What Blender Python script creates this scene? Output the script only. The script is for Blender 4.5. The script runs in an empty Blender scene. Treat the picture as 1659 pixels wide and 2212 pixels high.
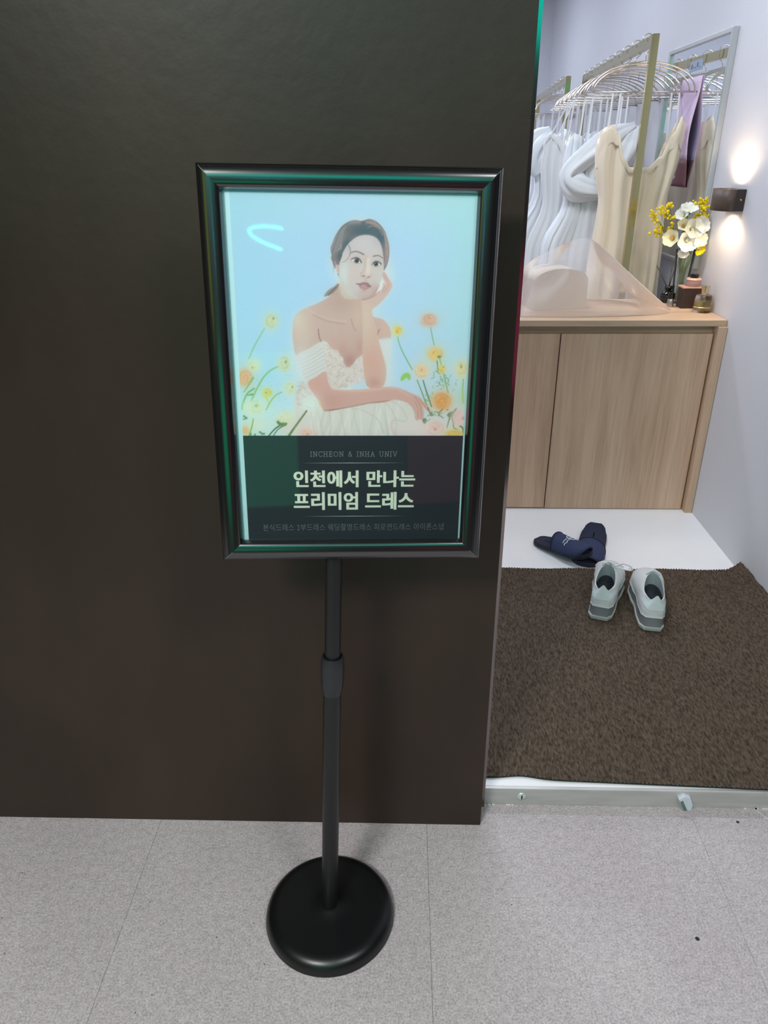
import bpy, math, random
import numpy as np
from mathutils import Vector, Matrix

random.seed(7)
SC = bpy.context.scene
COL = SC.collection


def lin(c):
    out = []
    for v in c[:3]:
        v = v / 255.0
        out.append(v / 12.92 if v <= 0.04045 else ((v + 0.055) / 1.055) ** 2.4)
    return out


# ------------------------------------------------------------------ camera
FPX, IW, IH = 1589.478, 1659.0, 2212.0
HCAM = 1.33794
YAW, PITCH, ROLL = -0.0289020, 0.4508756, -0.0063353
_f = Vector((math.sin(YAW) * math.cos(PITCH), math.cos(YAW) * math.cos(PITCH), -math.sin(PITCH)))
_r0 = Vector((math.cos(YAW), -math.sin(YAW), 0))
_u0 = _r0.cross(_f)
CR = math.cos(ROLL) * _r0 + math.sin(ROLL) * _u0
CU = -math.sin(ROLL) * _r0 + math.cos(ROLL) * _u0
CF = _f
cam_data = bpy.data.cameras.new('camera')
cam = bpy.data.objects.new('camera', cam_data)
COL.objects.link(cam)
cam.matrix_world = Matrix(((CR.x, CU.x, -CF.x, 0), (CR.y, CU.y, -CF.y, 0), (CR.z, CU.z, -CF.z, HCAM), (0, 0, 0, 1)))
cam_data.sensor_fit = 'HORIZONTAL'
cam_data.sensor_width = 36.0
cam_data.lens = FPX / IW * 36.0
cam_data.clip_start = 0.02
SC.camera = cam

# ------------------------------------------------------------------ view, world, lamps
vs = SC.view_settings
vs.view_transform = 'Standard'
vs.look = 'None'
vs.exposure = 0.0
vs.gamma = 1.0
vs.use_curve_mapping = False

wd = bpy.data.worlds.new('world')
SC.world = wd
wd.use_nodes = True
wd.node_tree.nodes['Background'].inputs[0].default_value = (0.02, 0.02, 0.022, 1)
wd.node_tree.nodes['Background'].inputs[1].default_value = 0.5


def area(name, loc, size, power, color, rot=(0, 0, 0), sy=None):
    d = bpy.data.lights.new(name, 'AREA')
    d.energy = power
    d.color = color
    d.size = size
    if sy:
        d.shape = 'RECTANGLE'
        d.size_y = sy
    o = bpy.data.objects.new(name, d)
    o.location = loc
    o.rotation_euler = rot
    COL.objects.link(o)
    return o


# ceiling panels of the corridor and of the fitting room
area('corridor_ceiling_lamp', (-0.95, -1.05, 2.58), 0.6, 84, (1.0, 0.975, 0.97))
area('corridor_ceiling_lamp', (0.95, -0.45, 2.58), 0.6, 27, (1.0, 0.975, 0.97))
area('room_ceiling_lamp', (0.15, 2.56, 2.48), 1.0, 21, (0.86, 0.92, 1.0), sy=0.3)
area('room_ceiling_lamp', (-0.1, 4.2, 2.48), 1.2, 20, (0.80, 0.88, 1.0), sy=0.3)
area('room_ceiling_lamp', (-0.1, 5.8, 2.48), 1.2, 20, (0.80, 0.88, 1.0), sy=0.3)


# ------------------------------------------------------------------ materials
def mat(name, color, rough=0.5, metal=0.0, spec=0.5, **kw):
    """plain procedural material; kw: noise=(scale, amount), bump=(scale, strength), coat, emit=(color, strength)"""
    m = bpy.data.materials.new(name)
    m.use_nodes = True
    nt = m.node_tree
    b = nt.nodes['Principled BSDF']
    b.inputs['Base Color'].default_value = (*lin(color), 1)
    b.inputs['Roughness'].default_value = rough
    b.inputs['Metallic'].default_value = metal
    b.inputs['Specular IOR Level'].default_value = spec
    tc = None

    def coord(scale=None):
        nonlocal tc
        if tc is None:
            tc = nt.nodes.new('ShaderNodeTexCoord')
        if scale:
            mp = nt.nodes.new('ShaderNodeMapping')
            mp.inputs['Scale'].default_value = scale
            nt.links.new(tc.outputs['Object'], mp.inputs[0])
            return mp.outputs[0]
        return tc.outputs['Object']
    if 'noise' in kw:
        sc_, amt = kw['noise'][:2]
        st = kw['noise'][2] if len(kw['noise']) > 2 else None
        n = nt.nodes.new('ShaderNodeTexNoise')
        n.inputs['Scale'].default_value = sc_
        n.inputs['Detail'].default_value = 5
        nt.links.new(coord(st), n.inputs['Vector'])
        cr = nt.nodes.new('ShaderNodeValToRGB')
        lo = [max(0, v * (1 - amt)) for v in lin(color)]
        hi = [min(1, v * (1 + amt)) for v in lin(color)]
        cr.color_ramp.elements[0].color = (*lo, 1)
        cr.color_ramp.elements[1].color = (*hi, 1)
        cr.color_ramp.elements[0].position = 0.3
        cr.color_ramp.elements[1].position = 0.7
        nt.links.new(n.outputs['Fac'], cr.inputs[0])
        nt.links.new(cr.outputs[0], b.inputs['Base Color'])
    if 'bump' in kw:
        sc_, s = kw['bump'][:2]
        st = kw['bump'][2] if len(kw['bump']) > 2 else None
        n = nt.nodes.new('ShaderNodeTexNoise')
        n.inputs['Scale'].default_value = sc_
        n.inputs['Detail'].default_value = 4
        nt.links.new(coord(st), n.inputs['Vector'])
        bp = nt.nodes.new('ShaderNodeBump')
        bp.inputs['Strength'].default_value = s
        bp.inputs['Distance'].default_value = 0.004
        nt.links.new(n.outputs['Fac'], bp.inputs['Height'])
        nt.links.new(bp.outputs[0], b.inputs['Normal'])
    if 'coat' in kw:
        b.inputs['Coat Weight'].default_value = kw['coat']
        b.inputs['Coat Roughness'].default_value = 0.2
    if 'sheen' in kw:
        b.inputs['Sheen Weight'].default_value = kw['sheen']
    if 'trans' in kw:
        b.inputs['Transmission Weight'].default_value = kw['trans']
        b.inputs['IOR'].default_value = 1.45
    if 'sss' in kw:
        b.inputs['Subsurface Weight'].default_value = kw['sss']
        b.inputs['Subsurface Radius'].default_value = (0.02, 0.02, 0.02)
        b.inputs['Subsurface Scale'].default_value = 0.5
    if 'emit' in kw:
        b.inputs['Emission Color'].default_value = (*lin(kw['emit'][0]), 1)
        b.inputs['Emission Strength'].default_value = kw['emit'][1]
    return m


def film(name, color, alpha, gloss, rough, transl=0.0):
    """thin see-through sheet: transparent mixed with diffuse/translucent body and a glossy skin"""
    m = bpy.data.materials.new(name)
    m.use_nodes = True
    nt = m.node_tree
    nt.nodes.clear()
    out = nt.nodes.new('ShaderNodeOutputMaterial')
    tr = nt.nodes.new('ShaderNodeBsdfTransparent')
    df = nt.nodes.new('ShaderNodeBsdfDiffuse')
    df.inputs[0].default_value = (*lin(color), 1)
    tl = nt.nodes.new('ShaderNodeBsdfTranslucent')
    tl.inputs[0].default_value = (*lin(color), 1)
    m0 = nt.nodes.new('ShaderNodeMixShader')
    m0.inputs[0].default_value = transl
    nt.links.new(df.outputs[0], m0.inputs[1])
    nt.links.new(tl.outputs[0], m0.inputs[2])
    m1 = nt.nodes.new('ShaderNodeMixShader')
    m1.inputs[0].default_value = alpha
    nt.links.new(tr.outputs[0], m1.inputs[1])
    nt.links.new(m0.outputs[0], m1.inputs[2])
    gl = nt.nodes.new('ShaderNodeBsdfGlossy')
    gl.inputs[0].default_value = (1, 1, 1, 1)
    gl.inputs['Roughness'].default_value = rough
    fr = nt.nodes.new('ShaderNodeFresnel')
    fr.inputs[0].default_value = gloss
    m2 = nt.nodes.new('ShaderNodeMixShader')
    nt.links.new(fr.outputs[0], m2.inputs[0])
    nt.links.new(m1.outputs[0], m2.inputs[1])
    nt.links.new(gl.outputs[0], m2.inputs[2])
    nt.links.new(m2.outputs[0], out.inputs[0])
    return m


def wood(name, c1, c2, axis='Z', rough=0.45):
    m = bpy.data.materials.new(name)
    m.use_nodes = True
    nt = m.node_tree
    b = nt.nodes['Principled BSDF']
    b.inputs['Roughness'].default_value = rough
    tc = nt.nodes.new('ShaderNodeTexCoord')
    mp = nt.nodes.new('ShaderNodeMapping')
    mp.inputs['Scale'].default_value = (9, 9, 0.8) if axis == 'Z' else (0.8, 9, 9)
    nt.links.new(tc.outputs['Object'], mp.inputs[0])
    n = nt.nodes.new('ShaderNodeTexNoise')
    n.inputs['Scale'].default_value = 1.3
    n.inputs['Detail'].default_value = 8
    n.inputs['Distortion'].default_value = 0.6
    nt.links.new(mp.outputs[0], n.inputs['Vector'])
    mp2 = nt.nodes.new('ShaderNodeMapping')
    mp2.inputs['Scale'].default_value = (70, 70, 2.5) if axis == 'Z' else (2.5, 70, 70)
    nt.links.new(tc.outputs['Object'], mp2.inputs[0])
    n2 = nt.nodes.new('ShaderNodeTexNoise')
    n2.inputs['Scale'].default_value = 2.0
    n2.inputs['Detail'].default_value = 6
    nt.links.new(mp2.outputs[0], n2.inputs['Vector'])
    mx = nt.nodes.new('ShaderNodeMath')
    mx.operation = 'MULTIPLY_ADD'
    mx.inputs[1].default_value = 0.35
    nt.links.new(n2.outputs['Fac'], mx.inputs[0])
    ml = nt.nodes.new('ShaderNodeMath')
    ml.operation = 'MULTIPLY'
    ml.inputs[1].default_value = 0.65
    nt.links.new(n.outputs['Fac'], ml.inputs[0])
    nt.links.new(ml.outputs[0], mx.inputs[2])
    cr = nt.nodes.new('ShaderNodeValToRGB')
    cr.color_ramp.elements[0].position = 0.36
    cr.color_ramp.elements[0].color = (*lin(c2), 1)
    cr.color_ramp.elements[1].position = 0.62
    cr.color_ramp.elements[1].color = (*lin(c1), 1)
    nt.links.new(mx.outputs[0], cr.inputs[0])
    nt.links.new(cr.outputs[0], b.inputs['Base Color'])
    bp = nt.nodes.new('ShaderNodeBump')
    bp.inputs['Strength'].default_value = 0.08
    bp.inputs['Distance'].default_value = 0.002
    nt.links.new(n2.outputs['Fac'], bp.inputs['Height'])
    nt.links.new(bp.outputs[0], b.inputs['Normal'])
    return m


def emis(name, color, strength):
    m = bpy.data.materials.new(name)
    m.use_nodes = True
    nt = m.node_tree
    nt.nodes.clear()
    out = nt.nodes.new('ShaderNodeOutputMaterial')
    e = nt.nodes.new('ShaderNodeEmission')
    e.inputs[0].default_value = (*lin(color), 1)
    e.inputs[1].default_value = strength
    nt.links.new(e.outputs[0], out.inputs[0])
    return m


# ------------------------------------------------------------------ mesh helpers
class MB:
    def __init__(s):
        s.v, s.f = [], []

    def add(s, verts, faces):
        o = len(s.v)
        s.v += [tuple(p) for p in verts]
        s.f += [tuple(i + o for i in f) for f in faces]
        return s

    def box(s, a, b, bev=0.0):
        x0, y0, z0 = a
        x1, y1, z1 = b
        if bev <= 0:
            vs_ = [(x0, y0, z0), (x1, y0, z0), (x1, y1, z0), (x0, y1, z0), (x0, y0, z1), (x1, y0, z1), (x1, y1, z1), (x0, y1, z1)]
            return s.add(vs_, [(0, 3, 2, 1), (4, 5, 6, 7), (0, 1, 5, 4), (1, 2, 6, 5), (2, 3, 7, 6), (3, 0, 4, 7)])
        import bmesh
        bm = bmesh.new()
        bmesh.ops.create_cube(bm, size=1)
        for v in bm.verts:
            v.co = Vector(((x0 + x1) / 2 + v.co.x * (x1 - x0), (y0 + y1) / 2 + v.co.y * (y1 - y0), (z0 + z1) / 2 + v.co.z * (z1 - z0)))
        bmesh.ops.bevel(bm, geom=bm.edges[:] + bm.verts[:], offset=bev, segments=2, affect='EDGES', profile=0.5)
        bm.verts.ensure_lookup_table()
        bm.verts.index_update()
        s.add([v.co[:] for v in bm.verts], [[v.index for v in f.verts] for f in bm.faces])
        bm.free()
        return s

    def rows(s, rows, closed=False, cap0=False, cap1=False):
        n = len(rows[0])
        vs_ = [p for r in rows for p in r]
        fs = []
        for i in range(len(rows) - 1):
            for j in range(n if closed else n - 1):
                k = (j + 1) % n
                fs.append((i * n + j, i * n + k, (i + 1) * n + k, (i + 1) * n + j))
        if cap0:
            fs.append(tuple(range(n))[::-1])
        if cap1:
            fs.append(tuple((len(rows) - 1) * n + j for j in range(n)))
        return s.add(vs_, fs)

    def tube(s, pts, r, seg=8, caps=True, closed=False):
        pts = [Vector(p) for p in pts]
        n = len(pts)
        rr = r if isinstance(r, (list, tuple)) else [r] * n
        rows = []
        up = None
        for i, p in enumerate(pts):
            if closed:
                t = (pts[(i + 1) % n] - pts[i - 1])
            else:
                t = pts[min(i + 1, n - 1)] - pts[max(i - 1, 0)]
            t.normalize()
            if up is None:
                up = Vector((0, 0, 1)) if abs(t.z) < 0.9 else Vector((1, 0, 0))
            a = t.cross(up)
            if a.length < 1e-6:
                a = t.orthogonal()
            a.normalize()
            b = a.cross(t)
            up = b
            rows.append([p + (a * math.cos(k * math.tau / seg) + b * math.sin(k * math.tau / seg)) * rr[i] for k in range(seg)])
        if closed:
            rows.append(rows[0])
            return s.rows(rows, True)
        return s.rows(rows, True, caps, caps)

    def lathe(s, prof, c=(0, 0, 0), seg=32, cap0=True, cap1=True, sx=1, sy=1):
        rows = [[(c[0] + r * sx * math.cos(k * math.tau / seg), c[1] + r * sy * math.sin(k * math.tau / seg), c[2] + z) for k in range(seg)] for r, z in prof]
        return s.rows(rows, True, cap0, cap1)

    def sphere(s, c, r, seg=10, rings=6, sc=(1, 1, 1)):
        prof = []
        rows = []
        for i in range(rings + 1):
            a = -math.pi / 2 + math.pi * i / rings
            rr = max(1e-5, math.cos(a)) * r
            rows.append([(c[0] + rr * sc[0] * math.cos(k * math.tau / seg), c[1] + rr * sc[1] * math.sin(k * math.tau / seg), c[2] + r * sc[2] * math.sin(a)) for k in range(seg)])
        return s.rows(rows, True)

    def prism(s, poly, fn, d0, d1):
        """poly of 2-D points; fn(u, v, d) -> xyz"""
        n = len(poly)
        a = [fn(u, v, d0) for u, v in poly]
        b = [fn(u, v, d1) for u, v in poly]
        fs = [tuple(range(n))[::-1], tuple(range(n, 2 * n))]
        fs += [(i, (i + 1) % n, n + (i + 1) % n, n + i) for i in range(n)]
        return s.add(a + b, fs)

    def xf(s, fn):
        s.v = [tuple(fn(*p)) for p in s.v]
        return s

    def build(s, name, m, parent=None, smooth=False, world=True, angle=None):
        me = bpy.data.meshes.new(name)
        vs_ = s.v
        if parent is not None and world:
            L = parent.location if parent.parent is None else parent.parent.location
            vs_ = [(p[0] - L.x, p[1] - L.y, p[2] - L.z) for p in vs_]
        me.from_pydata(vs_, [], s.f)
        import bmesh
        bm = bmesh.new()
        bm.from_mesh(me)
        bmesh.ops.recalc_face_normals(bm, faces=bm.faces)
        bm.to_mesh(me)
        bm.free()
        if smooth:
            me.polygons.foreach_set('use_smooth', [True] * len(me.polygons))
        if m is not None:
            me.materials.append(m)
        o = bpy.data.objects.new(name, me)
        COL.objects.link(o)
        if parent is not None:
            o.parent = parent
        if smooth and angle:
            me.set_sharp_from_angle(angle=math.radians(angle))
        return o


def tag(o, label, cat, group=None):
    o['label'] = label
    o['category'] = cat
    if group:
        o['group'] = group
    return o


def thing(name, label, cat, loc, group=None):
    o = bpy.data.objects.new(name, None)
    o.empty_display_size = 0.05
    o.location = loc
    COL.objects.link(o)
    return tag(o, label, cat, group)


def struct(o):
    o['kind'] = 'structure'
    return o


def spline(pts, n=8, closed=False):
    """Catmull-Rom through 2-D/3-D points"""
    P = [np.array(p, float) for p in pts]
    N = len(P)
    out = []
    for i in range(N if closed else N - 1):
        p0 = P[(i - 1) % N] if closed or i > 0 else P[0]
        p1 = P[i]
        p2 = P[(i + 1) % N]
        p3 = P[(i + 2) % N] if closed or i + 2 < N else P[-1]
        for k in range(n):
            t = k / n
            out.append(tuple(0.5 * ((2 * p1) + (-p0 + p2) * t + (2 * p0 - 5 * p1 + 4 * p2 - p3) * t * t + (-p0 + 3 * p1 - 3 * p2 + p3) * t ** 3)))
    if not closed:
        out.append(tuple(P[-1]))
    return out


def lerp_tab(tab, x):
    if x <= tab[0][0]:
        return tab[0][1]
    for (a, va), (b, vb) in zip(tab, tab[1:]):
        if x <= b:
            t = (x - a) / (b - a)
            t = t * t * (3 - 2 * t)
            return va + (vb - va) * t
    return tab[-1][1]


def copy_tree(o, parent=None):
    c = o.copy()
    COL.objects.link(c)
    c.parent = parent
    for ch in list(o.children):
        copy_tree(ch, c)
    return c

# ================================================================== SETTING
M = {}
M['wall_dark'] = mat('dark brown wall paint', (50, 37, 30), 0.46, noise=(3.0, 0.36, (1, 1, 0.4)), bump=(45, 0.12), spec=0.38)
M['wall_white'] = mat('white wall paint', (208, 207, 214), 0.7, noise=(1.5, 0.03), bump=(180, 0.05))
M['corr_wall'] = mat('grey corridor wall', (70, 68, 72), 0.7)
M['ceil'] = mat('ceiling board', (200, 200, 200), 0.8)
M['floor_white'] = mat('white glossy floor', (242, 242, 245), 0.28, noise=(3, 0.03))
M['alu'] = mat('brushed aluminium', (196, 195, 193), 0.4, 0.45, noise=(8, 0.12, (1, 1, 6)))
M['jamb'] = mat('polished steel jamb', (140, 132, 130), 0.12, 1.0)
M['steel'] = mat('zinc screw', (205, 210, 210), 0.35, 0.3)
M['white_plastic'] = mat('white plastic', (205, 212, 222), 0.35)
M['gap'] = mat('dark gap', (40, 38, 38), 0.8)
M['scuff'] = mat('white caulk', (225, 222, 218), 0.6)


def carpet():
    m = bpy.data.materials.new('grey needle felt carpet')
    m.use_nodes = True
    nt = m.node_tree
    b = nt.nodes['Principled BSDF']
    b.inputs['Roughness'].default_value = 0.95
    b.inputs['Specular IOR Level'].default_value = 0.15
    tc = nt.nodes.new('ShaderNodeTexCoord')
    n1 = nt.nodes.new('ShaderNodeTexNoise')
    n1.inputs['Scale'].default_value = 260
    n1.inputs['Detail'].default_value = 4
    n1.inputs['Roughness'].default_value = 0.7
    n2 = nt.nodes.new('ShaderNodeTexNoise')
    n2.inputs['Scale'].default_value = 70
    n2.inputs['Detail'].default_value = 6
    n3 = nt.nodes.new('ShaderNodeTexNoise')
    n3.inputs['Scale'].default_value = 3
    n3.inputs['Detail'].default_value = 2
    for n in (n1, n2, n3):
        nt.links.new(tc.outputs['Object'], n.inputs['Vector'])
    a = nt.nodes.new('ShaderNodeMath')
    a.operation = 'MULTIPLY_ADD'
    a.inputs[1].default_value = 0.78
    nt.links.new(n1.outputs['Fac'], a.inputs[0])
    c = nt.nodes.new('ShaderNodeMath')
    c.operation = 'MULTIPLY'
    c.inputs[1].default_value = 0.22
    nt.links.new(n2.outputs['Fac'], c.inputs[0])
    nt.links.new(c.outputs[0], a.inputs[2])
    cr = nt.nodes.new('ShaderNodeValToRGB')
    e = cr.color_ramp.elements
    e[0].position, e[0].color = 0.3, (*lin((141, 133, 135)), 1)
    e[1].position, e[1].color = 0.68, (*lin((222, 213, 215)), 1)
    nt.links.new(a.outputs[0], cr.inputs[0])
    mx = nt.nodes.new('ShaderNodeMix')
    mx.data_type = 'RGBA'
    mx.blend_type = 'MULTIPLY'
    mx.inputs[0].default_value = 1
    cr2 = nt.nodes.new('ShaderNodeValToRGB')
    cr2.color_ramp.elements[0].position, cr2.color_ramp.elements[0].color = 0.3, (0.88, 0.86, 0.88, 1)
    cr2.color_ramp.elements[1].position, cr2.color_ramp.elements[1].color = 0.7, (1, 1, 1, 1)
    nt.links.new(n3.outputs['Fac'], cr2.inputs[0])
    nt.links.new(cr.outputs[0], mx.inputs[6])
    nt.links.new(cr2.outputs[0], mx.inputs[7])
    nt.links.new(mx.outputs[2], b.inputs['Base Color'])
    bp = nt.nodes.new('ShaderNodeBump')
    bp.inputs['Strength'].default_value = 0.45
    bp.inputs['Distance'].default_value = 0.003
    nt.links.new(a.outputs[0], bp.inputs['Height'])
    nt.links.new(bp.outputs[0], b.inputs['Normal'])
    return m


M['carpet'] = carpet()
CEIL = 2.6
# corridor floor: a screed with 60 cm carpet tiles lying on it
fl = struct(MB().box((-2.9, -1.75, -0.03), (2.9, 1.232, -0.006)).build('floor', M['gap']))
tile = MB().box((0.0004, 0.0004, -0.006), (0.5996, 0.5996, 0.0), 0.0006)
tm = None
for ix in range(-4, 4):
    for iy in range(-2, 2):
        x0 = -0.538 + 0.5945 * (ix + 1)
        if tm is None:
            t = tile.xf(lambda x, y, z: (x * 0.9915, y, z)).build('carpet_tile', M['carpet'], fl, world=False)
            tm = t
        else:
            t = tm.copy()
            COL.objects.link(t)
            t.parent = fl
        t.location = (x0, 0.605 + 0.6 * iy, 0)
# last narrow strip of carpet up to the step
MB().box((-2.5, 1.2055, -0.006), (2.4, 1.231, -0.0004)).build('carpet_strip', M['carpet'], fl)
MB().lathe([(0.0005, 0.0), (0.0042, 0.0), (0.003, 0.0006), (0.0005, 0.0007)], (0.562, 0.917, 0), 12).build('stain', M['gap'], fl)
MB().lathe([(0.0005, 0.0), (0.0035, 0.0), (0.0025, 0.0006), (0.0005, 0.0007)], (0.748, 1.192, 0), 12).build('stain', M['gap'], fl)
mb = MB()
for x, y in [(-0.787, 1.03), (-0.44, 0.79), (-0.35, 0.9), (-0.74, 0.86), (-0.25, 0.85), (-0.5, 0.97), (-0.46, 0.76), (-0.285, 0.93), (0.22, 0.98), (-0.78, 0.93)]:
    mb.lathe([(0.0003, 0.0), (0.0013, 0.0), (0.0009, 0.0004), (0.0003, 0.0005)], (x, y, 0.0), 6)
o = mb.build('specks', M['gap'], fl)
o['kind'] = 'stuff'

WALL_Y = 1.172
# dark partition
struct(MB().box((-2.9, WALL_Y, 0.0), (0.1752, WALL_Y + 0.05, CEIL)).build('wall_front', M['wall_dark']))
struct(MB().box((0.1752, WALL_Y, 1.97), (1.30, WALL_Y + 0.05, CEIL)).build('wall_header', M['wall_dark']))
struct(MB().box((1.30, WALL_Y, 0.0), (2.9, WALL_Y + 0.05, CEIL)).build('wall_front_side', M['wall_dark']))
struct(MB().box((0.14, WALL_Y + 0.0505, 0.0), (0.1885, WALL_Y + 0.0605, 1.97)).build('trim_1', M['jamb']))
# aluminium riser of the raised room floor
tr = struct(MB().box((0.1887, 1.2312, 0.0), (1.152, 1.2405, 0.0482), 0.0012).build('trim_2', M['alu']))
rv = MB().lathe([(0.0005, 0.0), (0.0115, 0.0), (0.011, 0.0022), (0.007, 0.0042), (0.0005, 0.0042)], (0, 0, 0), 16)
rv.xf(lambda x, y, z: (0.273 + x, 1.2312 - z, 0.027 + y)).build('screw', M['steel'], tr, smooth=True)
MB().box((0.2716, 1.2262, 0.0215), (0.2744, 1.2272, 0.0325)).build('screw_slot', M['gap'], tr)
lk = MB().prism([(0.622, 0.035), (0.634, 0.0445), (0.647, 0.040), (0.655, 0.020), (0.654, 0.003), (0.643, 0.002)], lambda u, v, d: (u, d, v), 1.219, 1.2312)
lk.build('bolt_guide', M['white_plastic'], tr)
MB().prism([(0.626, 0.030), (0.631, 0.033), (0.645, 0.004), (0.637, 0.004)], lambda u, v, d: (u, d, v), 1.2178, 1.2192).build('bolt_slot', mat('grey green recess', (95, 115, 110), 0.6), tr)
mb = MB()
random.seed(3)
for i in range(9):
    x = random.choice([0.2, 0.215, 0.235, 0.25, 0.27, 0.3, 0.775, 0.80, 0.82])
    x += random.uniform(-0.006, 0.006)
    mb.box((x, 1.2285, -0.0003), (x + random.uniform(0.004, 0.014), 1.2308, 0.0012))
mb.add([(0.800, 1.226, 0.001), (0.802, 1.2265, 0.001), (0.822, 1.196, 0.001), (0.819, 1.196, 0.001)], [(0, 1, 2, 3)])
o = mb.build('caulk_flakes', M['scuff'], tr)
o['kind'] = 'stuff'

# fitting room behind the partition
FZ = 0.048
RX = 1.152
BY = 6.9
struct(MB().box((-1.7, 1.2407, -0.03), (RX, BY, FZ)).build('floor_room', M['floor_white']))
struct(MB().box((RX, WALL_Y + 0.0505, 0.0), (RX + 0.08, BY, CEIL)).build('wall_right', M['wall_white']))
struct(MB().box((-1.78, WALL_Y + 0.0505, 0.0), (-1.70, BY, CEIL)).build('wall_left', M['wall_white']))
struct(MB().box((-1.78, BY, 0.0), (RX + 0.08, BY + 0.08, CEIL)).build('wall_back', M['wall_white']))
struct(MB().box((-1.78, WALL_Y + 0.0505, 2.5), (RX + 0.08, BY + 0.08, 2.58)).build('ceiling_room', M['ceil']))
struct(MB().box((-1.7, WALL_Y + 0.0505, FZ), (0.1395, WALL_Y + 0.0705, 2.5)).build('wall_front_inner', M['wall_white']))
# corridor shell
struct(MB().box((-2.9, -1.83, CEIL), (2.9, 1.30, CEIL + 0.06)).build('ceiling', M['ceil']))
cw = struct(MB().box((-2.9, -1.83, 0), (2.9, -1.75, CEIL)).build('wall_opposite', M['corr_wall']))
struct(MB().box((-2.98, -1.83, 0), (-2.9, 1.22, CEIL)).build('wall_corridor_left', M['corr_wall']))
struct(MB().box((2.9, -1.83, 0), (2.98, 1.22, CEIL)).build('wall_corridor_right', M['corr_wall']))

# lit shop signs on the opposite side of the corridor (they colour the dark wall and show in the poster cover)
M['black_frame'] = mat('black sign housing', (25, 25, 27), 0.5)


def lightbox(name, label, x0, x1, z0, z1, col, st, y=-1.75, both=False):
    t = thing(name, label, 'sign', ((x0 + x1) / 2, y, z0))
    MB().box((x0, y, z0), (x1, y + 0.06, z1), 0.006).build('housing', M['black_frame'], t)
    MB().box((x0 + 0.02, y + 0.0602, z0 + 0.02), (x1 - 0.02, y + 0.064, z1 - 0.02)).build('lit_face', emis(name + ' glow', col, st), t)
    if both:
        for x in (x0 + 0.2, x1 - 0.2):
            MB().tube([(x, y + 0.03, z1 - 0.002), (x, y + 0.03, CEIL)], 0.006, 8).build('hanger_rod', M['black_frame'], t)
    return t


lightbox('shop_sign', 'long teal lit shop sign high on the opposite corridor wall', -1.5, 0.85, 1.80, 2.56, (10, 192, 170), 4.0)
lightbox('shop_sign', 'yellow-green lit shop sign across the corridor, at its far left', -2.85, -1.6, 1.0, 2.2, (150, 170, 60), 1.6)
lightbox('shop_sign', 'low green lit panel across the corridor, left of the passage', -1.15, -0.13, 0.12, 0.95, (30, 165, 120), 2.4)
lightbox('shop_sign', 'low dusky pink lit panel across the corridor, right of the passage', 0.40, 0.80, 0.1, 0.85, (160, 70, 95), 1.1)
na = MB().tube(spline([(-0.17, -1.741, 1.50), (-0.26, -1.741, 1.512), (-0.33, -1.741, 1.497), (-0.30, -1.741, 1.455), (-0.18, -1.741, 1.405)], 8), 0.0065, 8)
tag(na.build('neon_arc', emis('cyan neon', (60, 235, 255), 26.0), None, True), 'small curved cyan neon tube mirrored in the poster cover', 'neon')

# ================================================================== SIGN STAND
M['frame'] = mat('satin black aluminium', (14, 14, 16), 0.2, 0.0, spec=1.0, coat=1.0)
M['pole'] = mat('black powder coat', (20, 20, 22), 0.38, bump=(300, 0.04))
M['base'] = mat('black plastic base', (13, 13, 15), 0.34)
M['collar'] = mat('black rubbery plastic', (38, 38, 42), 0.4)
M['corner'] = mat('bare mitre edge', (120, 140, 140), 0.4, 0.5)

PC = Vector((-0.0736, 1.0085, 1.0551))
E1 = Vector((0.9971, 0.0731, -0.0228)).normalized()
E2 = Vector((0.0164, 0.0872, 0.9961)).normalized()
E3 = E1.cross(E2)              # towards the viewer


def SP(u, v, d=0.0):
    return PC + E1 * u + E2 * v + E3 * d


OW, OH, FB = 0.195, 0.2735, 0.0306
IW2, IH2 = OW - FB, OH - FB
base_c = Vector((-0.138, 0.951, 0.0))
stand = thing('sign_stand', 'black floor-standing poster frame on a leaning pole with round base', 'sign stand', base_c)
MB().lathe([(0.002, 0.0), (0.1235, 0.0), (0.1245, 0.003), (0.1235, 0.0055), (0.1235, 0.010), (0.121, 0.018), (0.1155, 0.0245), (0.107, 0.0285), (0.098, 0.0298), (0.06, 0.0306), (0.022, 0.0312), (0.0195, 0.033), (0.0015, 0.033)], base_c, 72).build('base', M['base'], stand, True)
p0 = base_c + Vector((0, 0, 0.03))
p1 = SP(-0.028, -OH, -0.016)
ax = (p1 - p0)


def PP(t):
    return p0 + ax * t


MB().tube([PP(0), PP(0.70)], 0.0152, 24).build('lower_pole', M['pole'], stand, True, angle=40)
MB().tube([PP(0.70), p1 + ax * 0.012], 0.0132, 24).build('upper_pole', M['pole'], stand, True, angle=40)
cz = MB()
rows_t = [(0.655, 0.0154), (0.66, 0.0165), (0.675, 0.0185), (0.69, 0.0192), (0.712, 0.0198), (0.735, 0.0195), (0.748, 0.0188), (0.752, 0.0178), (0.752, 0.0152), (0.742, 0.0142)]
cz.tube([PP(t) for t, r in rows_t[:8]], [r for t, r in rows_t[:8]], 28, caps=False)
cz.tube([PP(0.752), PP(0.7521)], [0.0178, 0.0150], 28, caps=False)
cz.tube([PP(0.752), PP(0.735)], [0.0150, 0.0138], 28, caps=False)
co = cz.build('height_collar', M['collar'], stand, True, angle=35)
MB().box((0, 0, 0), (1, 1, 1)).xf(lambda x, y, z: SP(-0.060 + 0.064 * x, -OH - 0.001 + 0.11 * y, -0.030 + 0.016 * z)).build('frame_bracket', M['pole'], stand)
MB().box((0, 0, 0), (1, 1, 1)).xf(lambda x, y, z: SP(-OW + 0.008 + (2 * OW - 0.016) * x, -OH + 0.008 + (2 * OH - 0.016) * y, -0.014 + 0.0105 * z)).build('backing_board', M['pole'], stand)

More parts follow.
